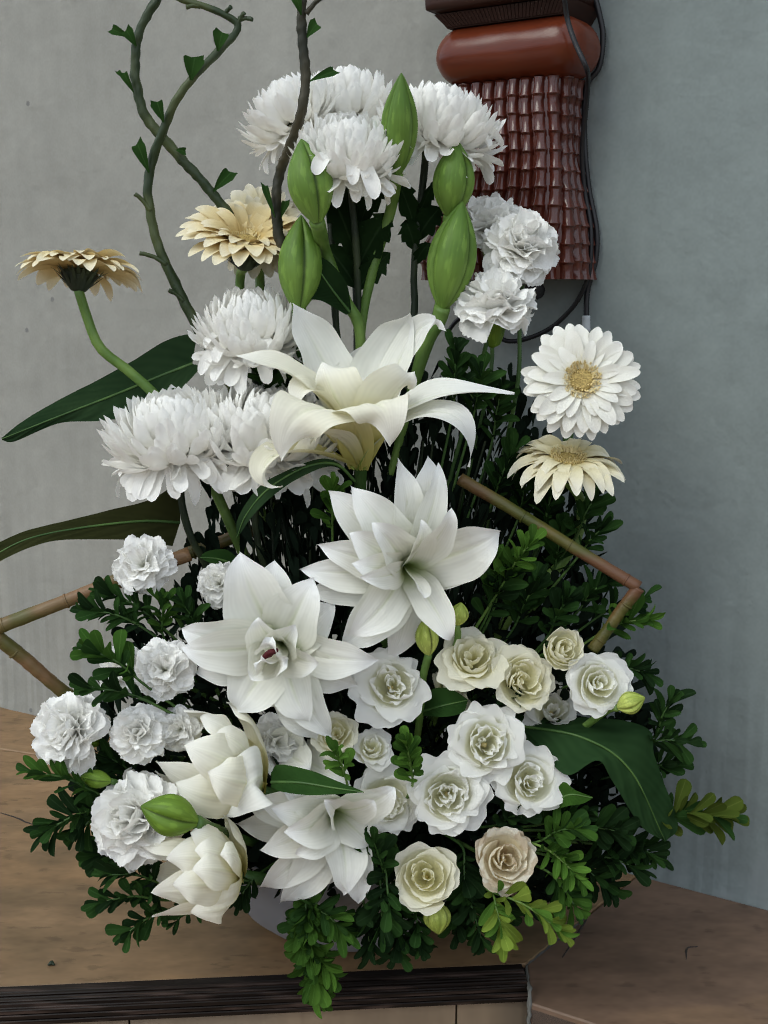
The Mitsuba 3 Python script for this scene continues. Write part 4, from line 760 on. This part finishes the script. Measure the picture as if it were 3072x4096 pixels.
half('half open white lily at lower left below the green bud, the lowest', (965, 3505, 1.04), V(-0.72, 0.22, 0.65), [
    (723, 3242, -1, 230, c_((970, 3370, -3), (800, 3240, -3))), (890, 3262, -1, 200, c_((1000, 3370, -2), (940, 3280, -2))), (571, 3388, 0, 240, c_((900, 3400, -1), (720, 3330, 0))), (600, 3480, -3, 220, c_((900, 3520, -4), (720, 3520, -4))), (606, 3568, 1, 220, c_((900, 3590, 1), (740, 3560, 2))), (608, 3662, 0, 230, c_((930, 3640, 0), (780, 3660, 1))), (762, 3650, 2, 200, {**c_((960, 3640, 3), (880, 3640, 4))}),
    (760, 3330, 3, 190, c_((950, 3390, 2), (840, 3340, 3))), (665, 3436, 4, 210, c_((920, 3450, 3), (780, 3410, 5))), (690, 3540, 5, 200, c_((920, 3540, 4), (790, 3540, 6))), (770, 3480, 6, 170, c_((940, 3490, 5), (850, 3460, 7))), (780, 3400, 5, 160, c_((940, 3430, 4), (850, 3390, 6))), (880, 3420, 5, 130, c_((970, 3420, 4), (940, 3400, 5)))], 5)
lily('open white lily at the bottom centre beneath the dark pointed leaf', (1385, 3275, 1.04), V(0.30, 0.05, 0.95), [
    (945, 3300, -3, 220), (985, 3225, -2, 180), (1023, 3194, 1, 190), (1088, 3234, 3, 190, {'cup': 0.5}), (1139, 3169, 2, 170, {'cup': 0.4}), (1045, 3402, 1.5, 200), (1140, 3330, 4, 200, {'cup': 0.5}), (1180, 3420, 3.5, 170, {'cup': 0.4}),
    (1037, 3558, 0, 210), (1124, 3618, -0.5, 220), (1240, 3560, -1.5, 190), (1377, 3580, 1.5, 200), (1436, 3617, 0.5, 190), (1582, 3150, 1, 190), (1500, 3200, 2, 150), (1480, 3380, 0, 170), (1300, 3200, 5, 150, {'cup': 0.6})], 'm_lily', 6, ws=0.86)
lily('mostly hidden white lily whose long petal slopes behind the dark pointed leaf', (1130, 2990, 1.095), V(0.2, 0.2, 0.95), [(1405, 3140, 2, 170), (1330, 3120, 0, 170), (1090, 3108, 2, 150), (1190, 2900, 1, 140), (1240, 3080, 3, 150)], 'm_lily', 7)

# ------------------------------------------------------------------ green buds
bud('green lily bud below the front chrysanthemum, left of its stem', (1270, 892, 1.165), (1205, 555, 1.165), 190, stem=[(1300, 1010, 1.225), (1380, 1200, 1.22), (1435, 1300, 1.225), (1442, 1500, 1.23), (1430, 1900, 1.24)])
bud('lower green lily bud at left of the stems, above the middle chrysanthemum', (1195, 1245, 1.20), (1205, 860, 1.21), 185, stem=[(1215, 1330, 1.205), (1350, 1700, 1.22)])
bud('slender green lily bud behind the right edge of the front chrysanthemum', (1590, 700, 1.20), (1606, 292, 1.172), 150, stem=[(1560, 850, 1.235), (1500, 1050, 1.235), (1445, 1330, 1.24), (1435, 1800, 1.25)])
bud('upper green lily bud in front of the carved post', (1800, 870, 1.215), (1830, 562, 1.21), 172, stem=[(1790, 950, 1.22), (1760, 1200, 1.225), (1700, 1400, 1.23)])
bud('lower green lily bud left of the upper right carnations', (1770, 1235, 1.20), (1850, 805, 1.20), 200, stem=[(1750, 1290, 1.205), (1690, 1420, 1.21), (1560, 1900, 1.22)])
bud('dark green lily bud lying in front of the big carnation at lower left', (790, 3290, 0.99), (562, 3225, 0.985), 172, 'm_bud_dark', stem=[(860, 3320, 1.03), (1100, 3400, 1.15)])
g2 = 'small buds of the arrangement'
bud('small dark green bud beside the lower left edge carnation', (445, 3125, 1.05), (318, 3105, 1.05), 72, 'm_bud_dark', [(520, 3150, 1.07), (900, 3300, 1.2)], 'small_bud', 0, group=g2)
bud('small round yellow green bud right of the central lily', (1828, 2500, 1.10), (1845, 2410, 1.095), 78, 'm_bud_pale', [(1820, 2600, 1.11), (1700, 3000, 1.2)], 'small_bud', 5, group=g2)
bud('yellow green bud on a stem beneath the central lily', (1715, 2620, 1.10), (1700, 2470, 1.10), 95, 'm_bud_pale', [(1690, 2720, 1.11), (1680, 2860, 1.12), (1650, 3100, 1.2)], 'small_bud', 5, group=g2)
bud('pale yellow bud at right below the round open lisianthus near the wall', (2470, 2830, 1.085), (2580, 2790, 1.08), 92, 'm_bud_pale', [(2400, 2860, 1.10), (2100, 3100, 1.18)], 'small_bud', 5, group=g2)
bud('pale yellow bud hanging below the lowest cream lisianthus', (1745, 3608, 1.055), (1755, 3738, 1.045), 118, 'm_bud_pale', [(1730, 3540, 1.08), (1600, 3500, 1.2)], 'small_bud', 5, group=g2)

# ------------------------------------------------------------------ lisianthus
rosette('cream lisianthus right of the central lily under the round bud', 1892, 2610, 1.09, 132, V(0.02, 0.55, 0.83), 1, 'm_rose_cream', 15)
rosette('white lisianthus below the central lily, with pale green heart', 1568, 2740, 1.085, 142, V(0.05, 0.25, 0.95), 2, 'm_rose_white', 16, ruf=0.07)
rosette('cream lisianthus left of the round bud like one at right', 2105, 2722, 1.085, 130, V(0.15, 0.25, 0.95), 3, 'm_rose_cream', 16, 0.8)
rosette('tightly furled cream lisianthus, topmost of the right group', 2268, 2588, 1.09, 108, V(0.25, 0.25, 0.92), 4, 'm_rose_cream', 14, 0.25, 0.8, ruf=0.02)
rosette('white lisianthus with an ochre heart at right near the wall', 2408, 2732, 1.08, 128, V(0.12, 0.25, 0.95), 5, 'm_rose_white', 15, 0.9, ruf=0.03)
rosette('shaded greyish lisianthus half hidden under the right group', 2220, 2825, 1.125, 112, V(0.1, 0.5, 0.85), 6, 'm_rose_white', 11)
rosette('white ruffled lisianthus left of the large drooping leaf', 1945, 2972, 1.06, 152, V(0.02, 0.25, 0.97), 7, 'm_rose_white', 17, ruf=0.07)
rosette('large white ruffled lisianthus in the middle of the lower right group', 1795, 3180, 1.045, 148, V(0.0, 0.2, 0.97), 8, 'm_rose_white', 19, ruf=0.06)
rosette('white lisianthus under the large drooping leaf with a green leaf beside it', 2130, 3118, 1.06, 138, V(0.15, 0.3, 0.93), 9, 'm_rose_white', 16)
rosette('cream lisianthus at the bottom above the hanging pale bud', 1700, 3500, 1.03, 142, V(-0.05, 0.35, 0.92), 10, 'm_rose_cream', 15, 0.6, 0.2, 1.0, 0.03)
rosette('brown edged faded lisianthus at the bottom right', 2035, 3440, 1.04, 142, V(0.12, 0.25, 0.95), 11, 'm_rose_stained', 16, 0.6, 0.2, 1.0, 0.03)
rosette('small furled cream lisianthus below the left open lily', 1350, 2925, 1.08, 98, V(0.2, 0.45, 0.85), 12, 'm_rose_cream', 14, 0.6)
rosette('small lisianthus seen from the side right of the small furled one', 1490, 2980, 1.085, 85, V(0.1, 0.5, 0.8), 13, 'm_rose_white', 12, 0.8)
rosette('white lisianthus half covered by a petal tip of the bottom lily', 1560, 3220, 1.065, 132, V(0.15, 0.1, 0.95), 14, 'm_rose_white', 16)
rosette('dim greenish lisianthus turned away behind the dull green leaf', 1825, 2755, 1.13, 85, V(0.5, 0.5, 0.5), 15, 'm_rose_cream', 11)

# ------------------------------------------------------------------ leafy sprigs
SP = [
 ('dark sprig above the mid left carnations, pointing left', (600, 2530, 1.12), (340, 2440, 1.10), 'dark', 20, 82),
 ('dark sprig at mid left rising under the brown cane', (640, 2500, 1.13), (410, 2370, 1.12), 'dark', 18, 78),
 ('dark green sprig standing upright below the left carnation', (660, 2560, 1.13), (650, 2400, 1.12), 'mid', 16, 76),
 ('dark sprig between the left carnation stem and the left lily', (800, 2540, 1.13), (730, 2410, 1.12), 'dark', 16, 78),
 ('glossy green sprig spreading over the hidden carnation at left', (580, 2740, 1.06), (360, 2600, 1.04), 'mid', 18, 100),
 ('dark sprig directly above the lower left edge carnation', (600, 2810, 1.06), (340, 2760, 1.04), 'dark', 15, 92),
 ('green sprig at the left edge just under the lower left carnation', (430, 3190, 1.06), (120, 3090, 1.03), 'mid', 18, 86),
 ('dark sprig at left pointing down over the ledge', (440, 3230, 1.06), (180, 3330, 1.03), 'dark', 22, 98),
 ('dark sprig tucked left of the big lower carnation', (470, 3210, 1.07), (300, 3350, 1.04), 'dark', 16, 90),
 ('dark sprig pointing left below the big lower carnation', (680, 3540, 1.05), (420, 3500, 1.02), 'deep', 15, 92),
 ('dark sprig left of the lowest half open lily', (680, 3600, 1.05), (400, 3610, 1.02), 'dark', 18, 84),
 ('dark sprig hanging under the lowest half open lily', (700, 3630, 1.05), (500, 3740, 1.02), 'dark', 18, 80),
 ('small sprig peeping out right below the lowest half open lily', (820, 3600, 1.06), (700, 3690, 1.04), 'dark', 11, 70),
 ('long green sprig trailing down over the stair nosing', (1215, 3600, 1.05), (1272, 3990, 1.045), 'fresh', 46, 90),
 ('green sprig in front of the grey bowl left of the trailing sprig', (1280, 3590, 1.05), (1200, 3720, 1.035), 'mid', 18, 88),
 ('green sprig right of the trailing sprig below the bottom lily', (1200, 3600, 1.05), (1385, 3730, 1.03), 'mid', 24, 88),
 ('dense green sprig at the top of the trailing sprig', (1230, 3570, 1.05), (1215, 3800, 1.03), 'mid', 28, 88),
 ('bright green sprig standing in the dark gap below the central lisianthus', (1650, 3140, 1.06), (1622, 2965, 1.03), 'fresh', 26, 70),
 ('green sprig in front of the small furled lisianthus', (1385, 3120, 1.06), (1340, 3005, 1.035), 'fresh', 12, 84),
 ('dark sprig right of the bottom lily under the half covered lisianthus', (1540, 3520, 1.06), (1490, 3360, 1.035), 'dark', 14, 92),
 ('dark sprig hanging left of the cream bottom lisianthus', (1540, 3480, 1.05), (1560, 3660, 1.035), 'dark', 10, 90),
 ('green sprig right of the brown edged lisianthus', (2150, 3380, 1.06), (2320, 3520, 1.03), 'fresh', 26, 76),
 ('green sprig above the brown edged lisianthus', (2140, 3370, 1.07), (2320, 3310, 1.045), 'mid', 16, 88),
 ('yellow green sprig below the brown edged lisianthus, fanning right', (1950, 3560, 1.05), (2250, 3730, 1.02), 'lime', 22, 96),
 ('yellow green sprig hanging straight down below the brown edged lisianthus', (1960, 3560, 1.05), (2010, 3740, 1.02), 'lime', 16, 98),
 ('green sprig at the lower right pointing down toward the ledge', (2180, 3480, 1.06), (2310, 3640, 1.035), 'mid', 20, 84),
 ('dark sprig hanging left of the pale bottom bud', (1650, 3590, 1.07), (1680, 3790, 1.045), 'deep', 20, 84),
 ('dark sprig hanging right of the pale bottom bud', (1860, 3570, 1.07), (1930, 3770, 1.045), 'deep', 18, 80),
 ('thick yellow green sprig sticking out farthest right against the wall', (2560, 3290, 1.12), (2905, 3270, 1.10), 'olive', 24, 112),
 ('dark sprig at right above the large drooping leaf, pointing right', (2560, 2980, 1.13), (2750, 2970, 1.12), 'dark', 16, 84),
 ('dark sprig at right rising beside the pale bud', (2600, 2960, 1.13), (2690, 2800, 1.12), 'dark', 14, 84),
 ('dark sprig lowest of those along the right side of the large leaf', (2580, 3080, 1.14), (2690, 3060, 1.13), 'dark', 12, 84),
 ('dark sprig right of the ochre hearted lisianthus', (2400, 2680, 1.13), (2580, 2690, 1.12), 'dark', 16, 92),
 ('sprig with light green leaves just under the elbow of the olive cane', (2390, 2540, 1.14), (2590, 2480, 1.12), 'fresh', 15, 94),
 ('dark sprig around the elbow of the olive cane', (2360, 2490, 1.15), (2570, 2400, 1.14), 'dark', 15, 86),
 ('dark sprig under the middle of the olive cane', (2290, 2470, 1.15), (2430, 2320, 1.14), 'dark', 16, 90),
 ('dark sprig above the olive cane beside the ivory gerbera stem', (2310, 2230, 1.17), (2415, 2110, 1.16), 'dark', 13, 92),
 ('dark sprig at right directly below the ivory gerbera', (2300, 2150, 1.18), (2380, 1990, 1.17), 'dark', 12, 88),
 ('bright green sprig right of the central lily tip', (2010, 2340, 1.12), (2130, 2170, 1.10), 'fresh', 22, 88),
 ('dark sprig between the central lily and the right lisianthus group', (1930, 2500, 1.14), (2040, 2290, 1.12), 'dark', 18, 96),
 ('dark sprig under the right arm of the central lily', (1980, 2420, 1.14), (1980, 2220, 1.12), 'mid', 16, 88),
 ('dark sprig above the topmost furled lisianthus', (2180, 2560, 1.15), (2270, 2400, 1.13), 'dark', 18, 90),
 ('dark sprig behind the olive cane in the right gap', (2050, 2520, 1.16), (2150, 2330, 1.15), 'dark', 20, 90),
 ('dark sprig upright right of the top lily', (1810, 1650, 1.20), (1825, 1400, 1.18), 'dark', 16, 92),
 ('green sprig upright between top lily and carnation stems', (1890, 1680, 1.20), (1930, 1490, 1.18), 'dark', 16, 92),
 ('dark sprig above the right tip of the top lily', (1960, 1800, 1.21), (2010, 1540, 1.20), 'dark', 16, 84),
 ('dark sprig right of the drooping petal of the top lily', (1960, 2030, 1.20), (2060, 1800, 1.19), 'dark', 22, 86),
 ('dark sprig left of the ivory gerbera', (2070, 2080, 1.20), (2120, 1830, 1.20), 'dark', 22, 84),
 ('dark sprig under the left side of the ivory gerbera', (2160, 2180, 1.20), (2210, 1960, 1.19), 'dark', 22, 86),
 ('dark sprig left of the ivory gerbera stem', (2200, 2320, 1.19), (2260, 2110, 1.18), 'dark', 20, 88),
 ('green sprig behind the left arm of the top lily', (1100, 1640, 1.21), (1050, 1500, 1.20), 'dark', 14, 88),
 ('green sprig between the middle chrysanthemum and the top lily', (1150, 1590, 1.21), (1220, 1430, 1.20), 'dark', 14, 86),
 ('fresh green sprig just above the upper left tips of the central lily', (1330, 2150, 1.15), (1330, 1950, 1.13), 'fresh', 14, 84),
 ('dark sprig under the large drooping leaf', (2280, 3320, 1.10), (2480, 3330, 1.08), 'deep', 20, 94),
 ('dark sprig at lower right low over the ledge', (2320, 3420, 1.11), (2560, 3480, 1.10), 'deep', 18, 92),
 ('dark sprig beneath the thick yellow green sprig', (2330, 3360, 1.12), (2540, 3400, 1.11), 'deep', 18, 92),
 ('dark sprig between the bottom right lisianthus and the drooping leaf', (2150, 3300, 1.10), (2330, 3260, 1.08), 'deep', 18, 92),
 ('dark sprig hanging over the bowl right of the trailing sprig', (1450, 3580, 1.06), (1480, 3800, 1.045), 'deep', 22, 90),
 ('dark sprig hanging over the bowl under the cream bottom lisianthus', (1590, 3590, 1.06), (1590, 3810, 1.05), 'deep', 22, 90),
 ('dark sprig low over the front of the bowl between the two hanging ones', (1520, 3520, 1.05), (1530, 3720, 1.04), 'deep', 20, 96),
 ('green sprig in the lower part of the trailing sprig above the nosing', (1230, 3760, 1.045), (1320, 3900, 1.035), 'fresh', 22, 84),
 ('mid green sprig at the left of the trailing sprig over the bowl', (1250, 3620, 1.045), (1235, 3850, 1.03), 'mid', 20, 88),
 ('dark sprig in the gap between the lower left carnations', (560, 3120, 1.09), (430, 3030, 1.075), 'deep', 18, 90),
 ('dark sprig behind the green bud near the lower left edge', (560, 3180, 1.10), (350, 3200, 1.085), 'deep', 20, 96),
 ('dark sprig filling the gap above the half open lily at left', (760, 2860, 1.11), (640, 2790, 1.095), 'deep', 18, 92),
 ('dark sprig low at left behind the big carnation', (640, 3420, 1.09), (390, 3420, 1.07), 'deep', 20, 96),
 ('dark sprig at the far right below the large drooping leaf tip', (2440, 3380, 1.12), (2620, 3420, 1.11), 'deep', 16, 90),
 ('dark sprig at lower right behind the green sprigs by the faded lisianthus', (2260, 3440, 1.11), (2440, 3560, 1.095), 'deep', 20, 96),
 ('dark leafy sprig left of the large drooping leaf top', (2030, 2860, 1.12), (2050, 2800, 1.10), 'deep', 12, 84),
 ('dark sprig between the two bottom lisianthus, in front of the bowl', (1850, 3390, 1.08), (1860, 3600, 1.06), 'deep', 20, 92),
 ('dark sprig hanging behind the cream bottom lisianthus at its left', (1590, 3400, 1.08), (1600, 3610, 1.065), 'deep', 20, 92),
 ('dark sprig over the right rim of the bowl under the bottom lisianthus pair', (1800, 3540, 1.09), (1830, 3720, 1.07), 'deep', 20, 90),
 ('dark sprig over the right side of the bowl, lowest there', (1930, 3520, 1.10), (2010, 3680, 1.08), 'deep', 20, 92),
 ('small dark sprig on the left rim of the bowl beside the bottom lily', (1030, 3500, 1.045), (955, 3600, 1.03), 'deep', 14, 78),
 ('deep green sprig under the white lisianthus near the drooping leaf', (1990, 3300, 1.09), (2080, 3260, 1.07), 'deep', 14, 80),
]
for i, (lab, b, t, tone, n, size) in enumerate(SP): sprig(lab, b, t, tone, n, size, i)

# ------------------------------------------------------------------ the dark mass of leaves and thin stems inside
r = np.random.default_rng(5); vs, fs, uvs, nv = [], [], [], 0
def width_at(v):
    k = [1450, 1700, 1850, 2000, 2200, 2450, 2700, 3000, 3300, 3500, 3640]
    return np.interp(v, k, [1150, 1050, 850, 840, 830, 640, 430, 330, 370, 640, 1180]), np.interp(v, k, [2000, 2150, 2250, 2300, 2330, 2420, 2520, 2600, 2520, 2400, 2200])
lf = LEAFV[0][0]
narrow, _ = petal([(0, 0, 0), (0.5, 0, 0.04), (1, 0, -0.05)], 0.22, np.array([0, 1.0, 0]), LEAFP, cup=0.3, ns=6, nt=3)
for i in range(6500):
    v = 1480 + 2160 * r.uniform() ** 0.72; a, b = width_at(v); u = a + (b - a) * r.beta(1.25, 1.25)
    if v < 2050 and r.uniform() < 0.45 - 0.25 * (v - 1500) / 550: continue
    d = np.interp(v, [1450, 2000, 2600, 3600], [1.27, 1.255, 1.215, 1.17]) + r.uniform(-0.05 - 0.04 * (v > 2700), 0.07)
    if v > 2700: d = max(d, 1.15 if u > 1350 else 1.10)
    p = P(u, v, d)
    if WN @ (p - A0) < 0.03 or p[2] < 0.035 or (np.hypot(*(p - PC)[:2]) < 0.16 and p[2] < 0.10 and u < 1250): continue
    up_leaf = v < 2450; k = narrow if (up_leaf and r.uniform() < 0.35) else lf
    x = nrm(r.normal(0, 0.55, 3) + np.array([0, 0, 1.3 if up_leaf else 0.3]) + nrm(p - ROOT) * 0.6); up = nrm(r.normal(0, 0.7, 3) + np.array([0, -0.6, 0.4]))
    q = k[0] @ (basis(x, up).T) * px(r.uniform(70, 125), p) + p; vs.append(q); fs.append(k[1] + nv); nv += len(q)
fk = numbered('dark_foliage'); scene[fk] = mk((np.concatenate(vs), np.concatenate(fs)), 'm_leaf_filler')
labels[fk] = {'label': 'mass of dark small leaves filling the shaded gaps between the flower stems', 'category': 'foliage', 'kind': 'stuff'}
vs, fs, nv = [], [], 0
for i in range(110):
    v = r.uniform(1750, 2400); a, b = width_at(v); u = r.uniform(a + 60, b - 60); d = r.uniform(1.215, 1.29); p = P(u, v, d)
    if WN @ (p - A0) < 0.03: continue
    e = root(0.07); m_ = (p + e) / 2 + np.array([(p - e)[0] * 0.2, r.uniform(-0.01, 0.03), 0.03]); q = tube([p, m_, e], [0.0012, 0.0022], 16, 6); vs.append(q[0]); fs.append(q[1] + nv); nv += len(q[0])
fk = numbered('thin_stem_mass'); scene[fk] = mk((np.concatenate(vs), np.concatenate(fs)), 'm_stem_dark')
labels[fk] = {'label': 'tangle of thin dark stems standing in the pot behind the lilies', 'category': 'stems', 'kind': 'stuff'}

ck = thing('floor_crumb', 'tiny dark crumb lying on the ledge at lower left', 'crumb')
part(ck, 'crumb', mk(tube([FL(192, 3866) + [0, 0, 0.0016], FL(206, 3860) + [0, 0, 0.002], FL(218, 3864) + [0, 0, 0.0014]], [0.0008, 0.0022, 0.0007], 8, 7, 0.9), 'm_stem_dark'))
